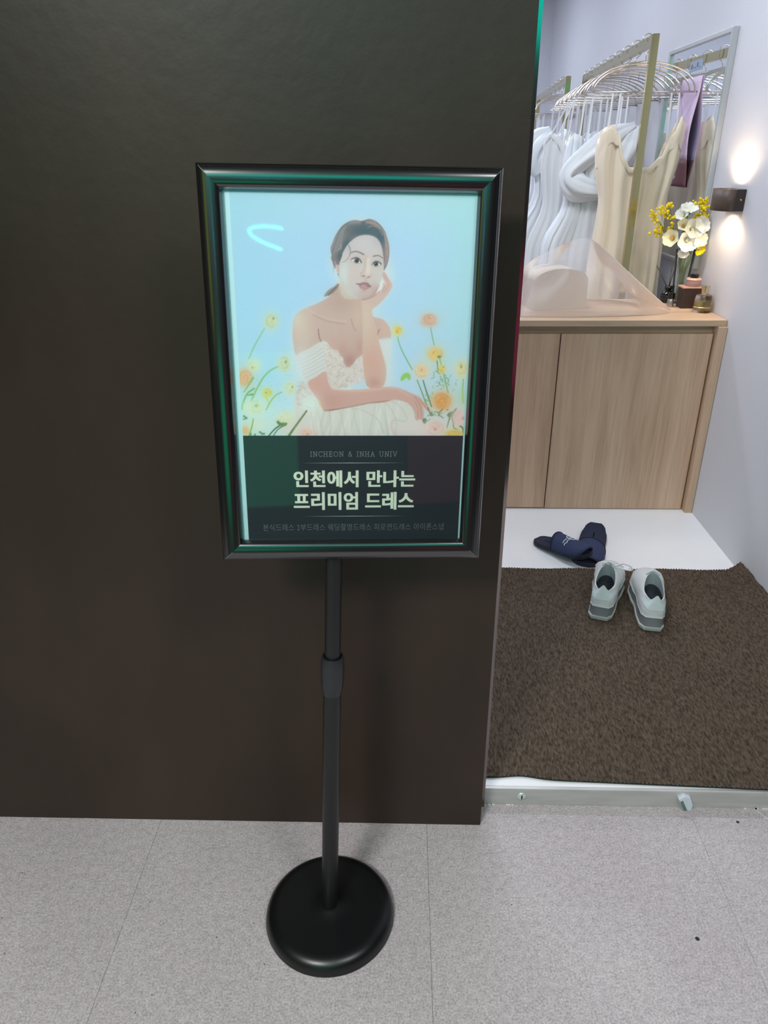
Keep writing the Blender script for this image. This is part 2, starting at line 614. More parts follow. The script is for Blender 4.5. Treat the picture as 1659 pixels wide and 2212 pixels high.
# four snap rails, half-round profile, mitred corners
prof = [(0.0, -0.014), (0.0, 0.004), (0.0012, 0.0062), (0.0035, 0.0072)]
for k in range(1, 12):
    a = k / 12 * math.pi
    prof.append((0.0035 + (FB - 0.0055) * (0.5 - 0.5 * math.cos(a)), 0.0070 + 0.0052 * math.sin(a)))
prof += [(FB - 0.002, 0.0062), (FB, 0.004), (FB, -0.0005), (FB, -0.014)]
cs = [(-OW, OH), (OW, OH), (OW, -OH), (-OW, -OH)]
for i in range(4):
    (ax0, ay0), (ax1, ay1) = cs[i], cs[(i + 1) % 4]
    r0, r1 = [], []
    for off, d in prof:
        k0 = 1 - off / OW, 1 - off / OH
        r0.append(SP(ax0 * k0[0], ay0 * k0[1], d))
        r1.append(SP(ax1 * k0[0], ay1 * k0[1], d))
    MB().rows([r0, r1]).build('frame_rail', M['frame'], stand, True, angle=50)
for cx, cy in cs:
    pts = []
    for off, d in prof[3:-3]:
        pts.append(SP(cx * (1 - off / OW), cy * (1 - off / OH), d + 0.0001))
    MB().tube(pts[:7], 0.00035, 5).build('mitre_edge', M['corner'], stand)

# ------------------------------------------------------------------ poster
M['paper'] = mat('white poster paper', (202, 230, 237), 0.6)
M['ink_dark'] = mat('slate printed panel', (44, 48, 57), 0.5)
M['ink_light'] = mat('cream printed letters', (238, 240, 224), 0.6)
M['ink_grey'] = mat('grey printed letters', (150, 156, 162), 0.6)
M['ink_dim'] = mat('dim grey printed letters', (118, 122, 128), 0.6)
M['ink_rule'] = mat('pale printed rule', (200, 205, 205), 0.6)


def patch(u0, u1, v0, v1, d, name, m, par):
    return MB().add([SP(u0, v0, d), SP(u1, v0, d), SP(u1, v1, d), SP(u0, v1, d)], [(0, 1, 2, 3)]).build(name, m, par)


poster = MB().box((0, 0, 0), (1, 1, 1)).xf(lambda x, y, z: SP(-IW2 - 0.004 + (2 * IW2 + 0.008) * x, -IH2 - 0.004 + (2 * IH2 + 0.008) * y, -0.0028 + 0.0006 * z)).build('poster', M['paper'], stand)
poster['label'] = 'bridal dress poster of a woman among pale flowers, dark caption panel below'
MB().box((0, 0, 0), (1, 1, 1)).xf(lambda x, y, z: SP(-0.1558 + (0.1558 + 0.1622) * x, -IH2 - 0.003 + (-0.0811 + IH2 + 0.003) * y, -0.0022 + 0.0001 * z)).build('caption_panel', M['ink_dark'], poster)


def text_part(body, rect, name, m, offset=0.0, space=1.0, d=-0.0019, bold=0.0):
    cu = bpy.data.curves.new('lettering', 'FONT')
    cu.body = body
    cu.space_character = space
    cu.offset = offset
    cu.resolution_u = 4
    to = bpy.data.objects.new('lettering_tmp', cu)
    COL.objects.link(to)
    bpy.context.view_layer.update()
    me = bpy.data.meshes.new_from_object(to.evaluated_get(bpy.context.evaluated_depsgraph_get()))
    COL.objects.unlink(to)
    bpy.data.objects.remove(to)
    xs = [v.co.x for v in me.vertices]
    ys = [v.co.y for v in me.vertices]
    x0, x1, y0, y1 = min(xs), max(xs), min(ys), max(ys)
    u0, u1, v0, v1 = rect
    mb_ = MB()
    mb_.v = [tuple(SP(u0 + (v.co.x - x0) / (x1 - x0) * (u1 - u0), v0 + (v.co.y - y0) / (y1 - y0) * (v1 - v0), d)) for v in me.vertices]
    mb_.f = [tuple(p.vertices) for p in me.polygons]
    if bold:
        bv, bf = list(mb_.v), list(mb_.f)
        for k, du in enumerate((-bold, bold)):
            sh_ = E1 * du + E3 * (0.00004 * (k + 1))
            mb_.add([(p[0] + sh_.x, p[1] + sh_.y, p[2] + sh_.z) for p in bv], bf)
    bpy.data.meshes.remove(me)
    return mb_.build(name, m, poster)


text_part('인천에서 만나는', (-0.0851, 0.0936, -0.1598, -0.1336), 'lettering', M['ink_light'], 0.021, 1.02, bold=0.00045)
text_part('프리미엄 드레스', (-0.0861, 0.0925, -0.1956, -0.1673), 'lettering', M['ink_light'], 0.021, 1.02, bold=0.00045)
text_part('본식드레스 2부드레스 웨딩촬영드레스 피로연드레스 아이폰스냅', (-0.1333, 0.1394, -0.2290, -0.2178), 'lettering', M['ink_dim'], -0.004, 1.08)

# thin slab-serif capitals drawn as strokes
GL = {
    'I': (0.30, [[(0.15, 0), (0.15, 1)], [(0.02, 0), (0.28, 0)], [(0.02, 1), (0.28, 1)]]),
    'N': (0.80, [[(0.14, 0), (0.14, 1), (0.68, 0), (0.68, 1)], [(0.02, 0), (0.26, 0)], [(0.02, 1), (0.14, 1)], [(0.56, 1), (0.80, 1)]]),
    'C': (0.72, [[(0.70, 0.78), (0.60, 0.95), (0.40, 1.0), (0.17, 0.90), (0.05, 0.65), (0.05, 0.35), (0.17, 0.10), (0.40, 0.0), (0.60, 0.05), (0.70, 0.2)], [(0.70, 0.78), (0.70, 0.98)]]),
    'H': (0.82, [[(0.14, 0), (0.14, 1)], [(0.68, 0), (0.68, 1)], [(0.14, 0.5), (0.68, 0.5)], [(0.02, 0), (0.26, 0)], [(0.02, 1), (0.26, 1)], [(0.56, 0), (0.80, 0)], [(0.56, 1), (0.80, 1)]]),
    'E': (0.66, [[(0.14, 0), (0.14, 1)], [(0.02, 0), (0.60, 0), (0.60, 0.2)], [(0.02, 1), (0.58, 1), (0.58, 0.82)], [(0.14, 0.52), (0.44, 0.52)], [(0.44, 0.43), (0.44, 0.61)]]),
    'O': (0.84, [[(0.42, 0), (0.18, 0.10), (0.05, 0.35), (0.05, 0.65), (0.18, 0.90), (0.42, 1), (0.66, 0.90), (0.79, 0.65), (0.79, 0.35), (0.66, 0.10), (0.42, 0)]]),
    '&': (0.80, [[(0.74, 0.0), (0.24, 0.68), (0.22, 0.86), (0.36, 1.0), (0.50, 0.90), (0.46, 0.72), (0.18, 0.48), (0.07, 0.25), (0.18, 0.04), (0.40, 0.02), (0.60, 0.2), (0.68, 0.45)]]),
    'A': (0.82, [[(0.10, 0), (0.41, 1), (0.72, 0)], [(0.21, 0.34), (0.61, 0.34)], [(0.0, 0), (0.22, 0)], [(0.60, 0), (0.82, 0)]]),
    'U': (0.80, [[(0.13, 1), (0.13, 0.30), (0.22, 0.07), (0.40, 0.0), (0.58, 0.07), (0.67, 0.30), (0.67, 1)], [(0.02, 1), (0.25, 1)], [(0.55, 1), (0.78, 1)]]),
    'V': (0.82, [[(0.10, 1), (0.41, 0), (0.72, 1)], [(0.0, 1), (0.22, 1)], [(0.60, 1), (0.82, 1)]]),
    ' ': (0.42, []),
}


def stroke_text(body, u0, u1, v0, v1, w, name, m, gap=0.24):
    tot = sum(GL[c][0] for c in body) + gap * (len(body) - 1)
    kx = (u1 - u0) / tot
    ky = v1 - v0
    mb_ = MB()
    x = 0
    for c in body:
        for pl in GL[c][1]:
            P = [(u0 + (x + a) * kx, v0 + b * ky) for a, b in pl]
            for (a0, b0), (a1, b1) in zip(P, P[1:]):
                L = math.hypot(a1 - a0, b1 - b0)
                if L < 1e-7:
                    continue
                du, dv = (a1 - a0) / L, (b1 - b0) / L
                a0_, b0_, a1_, b1_ = a0 - du * w / 2, b0 - dv * w / 2, a1 + du * w / 2, b1 + dv * w / 2
                nu, nv = -dv * w / 2, du * w / 2
                mb_.add([SP(a0_ + nu, b0_ + nv, -0.0019), SP(a0_ - nu, b0_ - nv, -0.0019), SP(a1_ - nu, b1_ - nv, -0.0019), SP(a1_ + nu, b1_ + nv, -0.0019)], [(0, 1, 2, 3)])
        x += GL[c][0] + gap
    return mb_.build(name, m, poster)


stroke_text('INCHEON & INHA UNIV', -0.0602, 0.0664, -0.1124, -0.1050, 0.00062, 'lettering', M['ink_grey'])
for v in (-0.1222, -0.2058):
    MB().add([SP(-0.0735, v, -0.0019), SP(0.0, v - 0.0004, -0.0019), SP(0.079, v, -0.0019), SP(0.0, v + 0.0004, -0.0019)], [(0, 1, 2, 3)]).build('rule', M['ink_rule'], poster)


# ------------------------------------------------------------------ printed picture (vertex colours on a fine sheet)
CX0, CY0, CSC = 470.0, 400.0, 1.6
CWD, CHT = int(570 * CSC), int(552 * CSC)
IMG = np.zeros((CHT, CWD, 3), np.float32)
GX, GY = np.meshgrid((np.arange(CWD) + 0.5) / CSC + CX0, (np.arange(CHT) + 0.5) / CSC + CY0)
GX = GX.astype(np.float32)
GY = GY.astype(np.float32)


def Gq(p):      # wide tracing grid
    return (480 + p[0] / 2.765, 400 + p[1] / 2.765)


def Fq(p):      # close tracing grid for the head
    return (660 + p[0] / 6.9125, 450 + p[1] / 6.9125)


def blur(a, s):
    s *= CSC
    if s < 0.3:
        return a
    r = int(math.ceil(s * 2.6))
    k = np.exp(-0.5 * (np.arange(-r, r + 1) / s) ** 2)
    k /= k.sum()
    for axis in (0, 1):
        p = [(0, 0), (0, 0)]
        p[axis] = (r, r)
        b = np.pad(a, p, mode='edge')
        n = a.shape[axis]
        out = np.zeros_like(a)
        for i, w in enumerate(k):
            out += w * (b[i:i + n] if axis == 0 else b[:, i:i + n])
        a = out
    return a


def win(x0, x1, y0, y1, pad):
    i0 = max(0, int((x0 - pad - CX0) * CSC))
    i1 = min(CWD, int((x1 + pad - CX0) * CSC) + 2)
    j0 = max(0, int((y0 - pad - CY0) * CSC))
    j1 = min(CHT, int((y1 + pad - CY0) * CSC) + 2)
    return slice(j0, max(j0 + 1, j1)), slice(i0, max(i0 + 1, i1))


def pmask(pts, feather=0.5, q=Gq, smooth=True):
    P = [q(p) for p in pts]
    if smooth:
        P = spline(P, 5, True)
    P = np.array(P)
    w = win(P[:, 0].min(), P[:, 0].max(), P[:, 1].min(), P[:, 1].max(), feather * 3 + 2)
    X, Y = GX[w], GY[w]
    ins = np.zeros(X.shape, bool)
    n = len(P)
    for i in range(n):
        x1, y1 = P[i]
        x2, y2 = P[(i + 1) % n]
        if y1 == y2:
            continue
        c = (Y < y1) != (Y < y2)
        ins ^= c & (X < (x2 - x1) * (Y - y1) / (y2 - y1) + x1)
    return w, blur(ins.astype(np.float32), feather)


def comp(w, a, col, clip=None):
    if clip is not None:
        a = a * clip[w]
    c = np.array(col, np.float32) / 255.0
    IMG[w] = IMG[w] * (1 - a[..., None]) + c * a[..., None]


def fill(pts, col, feather=0.5, alpha=1.0, q=Gq, clip=None, smooth=True):
    w, a = pmask(pts, feather, q, smooth)
    comp(w, a * alpha, col, clip)
    return w, a


def full(w, a):
    m = np.zeros((CHT, CWD), np.float32)
    m[w] = a
    return m


def stroke(pts, w0, w1, col, feather=0.4, alpha=1.0, q=Gq, clip=None, smooth=True):
    """w0, w1: full widths in photo pixels at both ends (widest in the middle of the two)"""
    P = [q(p) for p in pts]
    if smooth and len(P) > 2:
        P = spline(P, 6)
    P = np.array(P)
    mw = max(w0, w1)
    w = win(P[:, 0].min(), P[:, 0].max(), P[:, 1].min(), P[:, 1].max(), mw + feather * 3 + 1)
    X, Y = GX[w], GY[w]
    a = np.zeros(X.shape, np.float32)
    n = len(P) - 1
    for i in range(n):
        x1, y1 = P[i]
        x2, y2 = P[i + 1]
        L2 = (x2 - x1) ** 2 + (y2 - y1) ** 2 + 1e-9
        t = np.clip(((X - x1) * (x2 - x1) + (Y - y1) * (y2 - y1)) / L2, 0, 1)
        d = np.hypot(X - x1 - t * (x2 - x1), Y - y1 - t * (y2 - y1))
        ww = w0 + (w1 - w0) * ((i + t) / n)
        a = np.maximum(a, np.clip((ww / 2 - d) / (feather + 0.3) + 0.5, 0, 1))
    comp(w, a * alpha, col, clip)


def blob(p, rx, ry, col, alpha=1.0, hard=1.0, q=Gq, clip=None, ang=0.0):
    """soft ellipse, radii in tracing-grid units"""
    c = q(p)
    e = q((p[0] + rx, p[1] + ry))
    rx, ry = abs(e[0] - c[0]), abs(e[1] - c[1])
    m = max(rx, ry) * 2.2
    w = win(c[0] - m, c[0] + m, c[1] - m, c[1] + m, 0)
    dx, dy = GX[w] - c[0], GY[w] - c[1]
    ca, sa = math.cos(ang), math.sin(ang)
    r = np.hypot((dx * ca + dy * sa) / rx, (-dx * sa + dy * ca) / ry)
    a = np.clip(np.exp(-(r ** (2 * hard)) * 0.9), 0, 1)
    comp(w, a * alpha, col, clip)


# backdrop: soft grid of sky tones
ctrl = np.array([
    [(166, 216, 226), (176, 220, 228), (186, 220, 234), (186, 226, 228), (178, 228, 226)],
    [(168, 218, 232), (178, 218, 236), (184, 220, 240), (188, 222, 240), (182, 228, 230)],
    [(172, 222, 236), (180, 222, 240), (190, 224, 242), (192, 226, 240), (188, 230, 232)],
    [(180, 228, 232), (184, 226, 242), (204, 232, 242), (196, 226, 242), (196, 230, 236)],
    [(206, 236, 220), (214, 236, 238), (226, 236, 236), (218, 236, 236), (214, 234, 226)]], np.float32)
gy = np.linspace(0, 4, CHT)
gx = np.linspace(0, 4, CWD)
j = np.minimum(gy.astype(int), 3)
i = np.minimum(gx.astype(int), 3)
fy = (gy - j)[:, None, None]
fx = (gx - i)[None, :, None]
IMG[:] = ((ctrl[j][:, i] * (1 - fy) * (1 - fx) + ctrl[j][:, i + 1] * (1 - fy) * fx + ctrl[j + 1][:, i] * fy * (1 - fx) + ctrl[j + 1][:, i + 1] * fy * fx) / 255).astype(np.float32)
rs = np.random.RandomState(5)

GREEN, DGREEN = (142, 196, 122), (92, 124, 78)


def petals(c, rx, ry, col, dark, n=14, seed=0, cx=0.0, cy=0.0, core=None):
    """ranunculus-like bloom: soft disc with rings of petal edges"""
    r_ = np.random.RandomState(seed)
    blob(c, rx * 1.35, ry * 1.35, tuple(min(255, v + 12) for v in col), 0.45, 1.0)
    blob(c, rx, ry, col, 0.95, 2.2)
    for k in range(n):
        a = r_.uniform(0, math.tau)
        rr = r_.uniform(0.25, 0.9)
        pts = []
        for s in np.linspace(-0.55, 0.55, 5):
            pts.append((c[0] + cx * (1 - rr) * rx + math.cos(a + s) * rx * rr, c[1] + cy * (1 - rr) * ry + math.sin(a + s) * ry * rr))
        cc = dark if r_.rand() < 0.6 else tuple(min(255, v + 18) for v in col)
        stroke(pts, 1.0, 1.6, cc, 0.8, 0.4)
    if core:
        blob((c[0] + cx * rx, c[1] + cy * ry), rx * 0.16, ry * 0.2, core, 0.8, 1.5)


# flowers behind the figure -------------------------------------------------
stroke([(252, 855), (215, 920), (185, 975), (160, 1035)], 2.6, 3.2, (150, 204, 150), 0.8)
petals((292, 812), 40, 46, (212, 222, 180), (176, 190, 130), 16, 1, 0.35, -0.35, (120, 140, 80))
stroke([(338, 1082), (290, 1105), (245, 1150), (205, 1220), (175, 1285)], 2.8, 4.2, (140, 196, 120), 0.7)
petals((372, 1068), 38, 46, (216, 222, 180), (180, 190, 128), 16, 2, 0.2, -0.25, (120, 135, 75))
petals((190, 1078), 36, 36, (216, 232, 196), (186, 206, 130), 10, 3, -0.25, 0.3, (160, 180, 70))
petals((132, 1150), 46, 52, (232, 186, 132), (208, 140, 90), 16, 4, 0.2, 0.1)
stroke([(185, 1150), (160, 1190), (130, 1235)], 4, 2, (140, 190, 90), 0.7)
stroke([(190, 1215), (150, 1245), (125, 1300), (118, 1340)], 4, 3.5, (126, 186, 100), 0.8)
stroke([(180, 1250), (150, 1255)], 5, 2, (110, 168, 90), 0.7)
petals((405, 1212), 38, 42, (222, 228, 196), (196, 204, 140), 12, 5, 0.4, -0.15, (150, 160, 80))
stroke([(356, 1236), (320, 1255), (290, 1290), (262, 1342)], 2.2, 3.4, (150, 190, 110), 0.7)
petals((268, 1242), 30, 28, (222, 222, 120), (180, 176, 50), 12, 6, -0.2, -0.1, (150, 150, 40))
stroke([(262, 1260), (272, 1290), (290, 1310)], 4, 2, (204, 214, 100), 0.9, 0.8)
petals((190, 1332), 66, 48, (222, 236, 206), (190, 214, 150), 16, 7, 0.2, -0.3, (160, 190, 110))
blob((215, 1430), 60, 40, (226, 234, 214), 0.9, 1.4)
petals((135, 1465), 26, 28, (238, 196, 130), (222, 160, 90), 8, 8)
petals((385, 1405), 62, 52, (230, 232, 196), (204, 206, 130), 14, 9, 0, 0.2)
stroke([(185, 1395), (178, 1440), (160, 1497)], 2.6, 3.4, (140, 190, 100), 0.7)
for p_, l_ in (((130, 1380), 24), ((145, 1392), 22), ((225, 1475), 26), ((250, 1485), 18), ((170, 1485), 20), ((196, 1490), 18)):
    a = rs.uniform(0, 3.1)
    stroke([p_, (p_[0] + l_ * math.cos(a), p_[1] + l_ * 0.7 * math.sin(a))], 4.5, 2.0, (96, 140, 84), 0.9, 0.85)
for k in range(90):
    p_ = (rs.uniform(200, 420), rs.uniform(1100, 1420))
    blob(p_, 2.4, 2.4, (150, 186, 150), 0.45, 2)
# right side
stroke([(1048, 905), (1062, 960), (1095, 1030), (1136, 1102)], 1.8, 2.6, (120, 184, 116), 0.5)
petals((1045, 868), 30, 28, (238, 214, 112), (206, 170, 40), 14, 11, 0, 0.35, (168, 150, 40))
stroke([(1245, 850), (1254, 900), (1266, 955)], 2.0, 2.2, (130, 184, 130), 0.5)
petals((1235, 803), 46, 36, (232, 190, 162), (204, 146, 116), 22, 12, 0, -0.3, (206, 150, 120))
for k in range(9):
    a = 0.3 + k * 0.32
    stroke([(1235 + 30 * math.cos(a), 812 + 22 * math.sin(a)), (1235 + 64 * math.cos(a), 815 + 40 * math.sin(a))], 3, 0.8, (226, 186, 150), 0.8, 0.7)
petals((1272, 1008), 46, 40, (240, 206, 120), (214, 160, 60), 20, 13, 0, 0.1)
blob((1296, 1025), 12, 8, (104, 134, 84), 0.9, 2)
stroke([(1298, 1030), (1310, 1080), (1330, 1160), (1350, 1240)], 1.8, 2.6, (140, 186, 90), 0.6)
stroke([(1283, 1050), (1290, 1120)], 2.0, 2.0, (84, 124, 80), 0.5)
petals((1192, 1108), 44, 44, (240, 216, 168), (220, 176, 110), 16, 14, 0, -0.1, (216, 160, 90))
petals((1312, 1098), 22, 24, (240, 214, 110), (220, 180, 60), 8, 15)
petals((1432, 1100), 42, 52, (234, 226, 176), (206, 196, 110), 14, 16, -0.1, -0.3, (140, 150, 70))
stroke([(1440, 1160), (1436, 1230), (1440, 1300)], 3.2, 3.4, (166, 204, 120), 0.8)
blob((1435, 1275), 26, 50, (186, 220, 140), 0.5, 1)
fill([(1066, 1170), (1072, 1140), (1100, 1120), (1124, 1135), (1120, 1165), (1100, 1150), (1086, 1162)], (158, 212, 92), 1.0)
stroke([(1164, 1164), (1190, 1230), (1216, 1300), (1226, 1320)], 2.0, 2.8, (108, 160, 92), 0.5)
stroke([(1200, 1166), (1222, 1240), (1250, 1322)], 2.2, 3.2, (76, 124, 84), 0.5)
for k in range(46):
    p_ = (rs.normal(1318, 38), rs.normal(1165, 38))
    a = rs.uniform(0, math.tau)
    l_ = rs.uniform(6, 18)
    stroke([p_, (p_[0] + l_ * math.cos(a), p_[1] + l_ * math.sin(a))], 1.8, 1.0, (124, 168, 100) if k % 3 else (96, 140, 84), 0.6, 0.7)
for k in range(14):
    p_ = (rs.uniform(1215, 1260), rs.uniform(1235, 1290))
    blob(p_, 5, 4, (110, 160, 96), 0.6, 2)

# halo
body_pts = [(690, 590), (640, 660), (575, 705), (500, 735), (440, 775), (418, 850), (420, 950), (440, 1100), (470, 1250), (480, 1400), (900, 1450), (1010, 1200), (1010, 1000), (1005, 860), (960, 795), (900, 770), (1015, 600), (990, 400), (900, 220), (760, 220), (660, 380), (650, 480)]
w_, a_ = pmask(body_pts, 9)
comp(w_, np.clip(a_ * 1.1, 0, 1) * 0.55, (240, 238, 222))

# dress skirt and left side
fill([(400, 1500), (420, 1400), (440, 1300), (520, 1270), (620, 1335), (760, 1325), (900, 1300), (1020, 1275), (1100, 1285), (1155, 1370), (1205, 1410), (1250, 1500)], (228, 226, 214), 3)
fill([(430, 1290), (470, 1190), (520, 1180), (560, 1260), (545, 1290), (490, 1320)], (224, 218, 210), 2)
fill([(1140, 1380), (1190, 1405), (1240, 1500), (1040, 1500), (1060, 1420)], (236, 226, 218), 4, 0.8)
for k in range(26):
    x = rs.uniform(520, 1100)
    x2 = x + rs.uniform(-60, 60)
    stroke([(x, 1330 - (x - 620) * 0.09), ((x + x2) / 2 + rs.uniform(-12, 12), 1410), (x2, 1500)], 2.0, 6.0, (212, 208, 194) if k % 2 else (242, 240, 230), 3.0, 0.5)
for pts in ([(770, 1330), (850, 1350), (930, 1400), (960, 1480)], [(960, 1290), (1010, 1340), (1040, 1420), (1030, 1490)], [(1000, 1285), (1060, 1320), (1100, 1380), (1090, 1410), (1030, 1400)], [(640, 1350), (650, 1420), (640, 1500)], [(700, 1345), (720, 1420), (735, 1500)]):
    stroke(pts, 2.0, 3.6, (208, 200, 188), 2.2, 0.55)
stroke([(1035, 1390), (1010, 1440), (1040, 1500)], 6, 9, (228, 206, 192), 3, 0.6)

# torso skin
SK = (213, 186, 172)
w_, a_ = fill([(690, 585), (650, 655), (580, 700), (500, 735), (442, 775), (422, 850), (426, 950), (455, 1018), (600, 932), (650, 975), (700, 1025), (742, 1092), (775, 1092), (842, 1010), (930, 926), (1000, 918), (1002, 860), (960, 802), (900, 785), (870, 740), (850, 690), (820, 640), (760, 660)], SK, 1.2)
torso = full(w_, a_)
blob((470, 860), 70, 110, (222, 204, 184), 0.8, 1, clip=torso)
blob((440, 800), 50, 60, (226, 216, 196), 0.7, 1, clip=torso)
blob((700, 700), 90, 60, (198, 166, 150), 0.6, 1, clip=torso)
blob((690, 640), 60, 40, (206, 182, 166), 0.5, 1, clip=torso)
stroke([(505, 735), (560, 770), (640, 800), (740, 815)], 5, 4, (224, 198, 182), 2.2, 0.6, clip=torso)
stroke([(545, 775), (630, 812), (730, 830)], 4, 3, (188, 152, 138), 2.2, 0.45, clip=torso)
blob((805, 790), 30, 60, (224, 198, 172), 0.5, 1, clip=torso)
blob((740, 640), 60, 34, (190, 156, 142), 0.55, 1, clip=torso)
stroke([(770, 800), (785, 850), (800, 870)], 3, 3, (184, 146, 130), 1.6, 0.5, clip=torso)
stroke([(574, 860), (578, 900), (590, 935)], 2.2, 2.6, (150, 108, 98), 0.9, 0.8, clip=torso)
blob((690, 960), 80, 70, (216, 178, 163), 0.7, 1, clip=torso)
blob((760, 1050), 42, 46, (190, 142, 132), 0.85, 1, clip=torso)
blob((720, 990), 30, 50, (204, 160, 146), 0.5, 1, clip=torso)
blob((820, 970), 26, 60, (206, 156, 142), 0.6, 1, clip=torso)
blob((970, 860), 40, 60, (228, 192, 172), 0.8, 1, clip=torso)
stroke([(925, 900), (930, 880), (940, 862)], 3, 3, (178, 126, 112), 1.5, 0.7, clip=torso)
stroke([(728, 671), (760, 676), (800, 672)], 1.4, 1.2, (240, 226, 206), 0.8, 0.8, clip=torso)

# lace bodice
w_, a_ = fill([(600, 938), (640, 962), (668, 985), (690, 985), (704, 1015), (722, 1030), (726, 1062), (742, 1088), (764, 1086), (785, 1064), (806, 1034), (838, 1012), (850, 1100), (866, 1195), (800, 1196), (700, 1216), (650, 1216), (628, 1165), (614, 1100)], (228, 218, 208), 0.6, smooth=False)
lace = full(w_, a_)
w2, a2 = pmask([(455, 1170), (505, 1180), (530, 1250), (545, 1275), (480, 1318), (435, 1290)], 1.5)
lace2 = full(w2, a2)
for k in range(330):
    if k < 230:
        c_, cl = (rs.uniform(605, 865), rs.uniform(940, 1215)), lace
    else:
        c_, cl = (rs.uniform(430, 545), rs.uniform(1165, 1320)), lace2
    r_ = rs.uniform(5, 13)
    a0 = rs.uniform(0, math.tau)
    pts = [(c_[0] + r_ * (1 - 0.08 * t) * math.cos(a0 + t * 0.8), c_[1] + r_ * (1 - 0.08 * t) * math.sin(a0 + t * 0.8)) for t in range(6)]
    stroke(pts, 0.9, 0.9, [(186, 172, 160), (248, 244, 236), (204, 186, 172)][k % 3], 0.45, 0.75, clip=cl)
fill([(775, 1196), (820, 1178), (856, 1160), (862, 1206), (858, 1216), (775, 1218)], (206, 228, 236), 2.0, 0.95)

# sleeves
w_, a_ = fill([(448, 1016), (520, 975), (588, 936), (604, 956), (612, 1030), (616, 1100), (570, 1148), (512, 1178), (486, 1140), (466, 1080)], (222, 222, 214), 0.9)
slv = full(w_, a_)
for dy in (0, 22, 46, 68, 92, 116):
    stroke([(462, 1050 + dy), (530, 1020 + dy * 1.0), (612, 968 + dy * 1.05)], 1.2, 1.5, (190, 188, 180), 0.8, 0.65, clip=slv)
    stroke([(462, 1058 + dy), (530, 1028 + dy * 1.0), (612, 976 + dy * 1.05)], 1.2, 1.2, (238, 240, 234), 0.8, 0.6, clip=slv)
blob((470, 1060), 50, 90, (228, 234, 230), 0.6, 1)
fill([(922, 935), (960, 920), (1002, 916), (1010, 980), (998, 1060), (985, 1120), (972, 1060), (948, 990)], (224, 230, 226), 2.5)

# upright forearm and the hand at the cheek
ARM = (224, 190, 172)
w_, a_ = fill([(832, 690), (836, 760), (840, 900), (838, 1010), (846, 1110), (862, 1190), (890, 1216), (930, 1214), (966, 1194), (980, 1130), (974, 1060), (952, 985), (925, 890), (902, 800), (896, 745), (930, 716), (972, 672), (1004, 628), (1016, 596), (1000, 566), (984, 540), (970, 520), (960, 536), (966, 570), (972, 590), (958, 612), (944, 640), (900, 668), (860, 684)], ARM, 0.9)
arm = full(w_, a_)
blob((860, 800), 40, 120, (224, 208, 186), 0.75, 1, clip=arm)
blob((905, 1180), 40, 36, (210, 158, 145), 0.8, 1, clip=arm)
blob((890, 1060), 60, 70, (224, 176, 158), 0.7, 1, clip=arm)
stroke([(905, 800), (928, 890), (955, 985), (976, 1060)], 3, 4, (244, 222, 196), 1.2, 0.8, clip=arm)
stroke([(834, 1100), (845, 1160), (866, 1200)], 3, 3, (196, 140, 122), 1.5, 0.5, clip=arm)
blob((930, 690), 60, 40, (218, 196, 184), 0.7, 1, clip=arm)
stroke([(985, 560), (992, 600), (965, 640)], 2.6, 3, (196, 164, 156), 1.2, 0.55, clip=arm)

# forearm lying across, hand at right
w_, a_ = fill([(512, 1182), (560, 1146), (616, 1112), (632, 1170), (655, 1212), (700, 1222), (800, 1222), (900, 1214), (1000, 1204), (1060, 1213), (1120, 1238), (1172, 1262), (1196, 1286), (1220, 1312), (1250, 1346), (1250, 1358), (1236, 1358), (1208, 1332), (1194, 1312), (1204, 1348), (1203, 1385), (1192, 1402), (1178, 1398), (1168, 1406), (1152, 1396), (1150, 1368), (1132, 1326), (1094, 1296), (1030, 1282), (960, 1298), (860, 1306), (760, 1324), (660, 1346), (612, 1348), (588, 1322), (556, 1262)], (221, 178, 163), 0.8)
arm2 = full(w_, a_)
blob((640, 1290), 80, 50, (213, 164, 149), 0.8, 1, clip=arm2)
stroke([(655, 1218), (800, 1230), (1000, 1212), (1080, 1224)], 5, 4, (232, 196, 180), 2, 0.75, clip=arm2)
stroke([(610, 1348), (700, 1338), (860, 1306), (1000, 1288)], 5, 3, (178, 120, 106), 1.8, 0.6, clip=arm2)
stroke([(640, 1345), (740, 1330), (860, 1308)], 1.4, 1.0, (120, 84, 72), 0.8, 0.55)
blob((560, 1190), 40, 40, (222, 172, 154), 0.6, 1, clip=arm2)
for pts in ([(1120, 1262), (1160, 1310), (1172, 1390)], [(1150, 1262), (1184, 1320), (1190, 1392)], [(1176, 1276), (1212, 1322), (1240, 1352)]):
    stroke(pts, 1.4, 1.2, (184, 128, 116), 0.7, 0.75, clip=arm2)
stroke([(1060, 1228), (1130, 1270), (1165, 1345)], 5, 3, (228, 190, 176), 1.5, 0.6, clip=arm2)

# ------------------------------------------------------- head
fill([(498, 1125), (440, 1160), (350, 1215), (295, 1275), (276, 1318), (318, 1308), (372, 1290), (440, 1240), (490, 1175)], (150, 134, 124), 1.0, q=Fq)
stroke([(490, 1140), (430, 1200), (340, 1300)], 2.6, 1.6, (96, 88, 84), 0.7, 0.8, q=Fq)
stroke([(470, 1150), (380, 1210), (300, 1290)], 1.6, 0.8, (190, 172, 158), 0.6, 0.8, q=Fq)
w_, a_ = fill([(402, 800), (382, 745), (388, 690), (374, 600), (408, 500), (455, 390), (540, 270), (640, 200), (740, 176), (830, 190), (880, 178), (950, 160), (1040, 186), (1120, 255), (1185, 350), (1222, 460), (1246, 570), (1246, 710), (1222, 830), (1184, 912), (1160, 900), (1120, 600), (900, 420), (650, 520), (540, 720), (500, 860), (450, 900), (424, 860)], (132, 120, 120), 0.7, q=Fq)
hair = full(w_, a_)
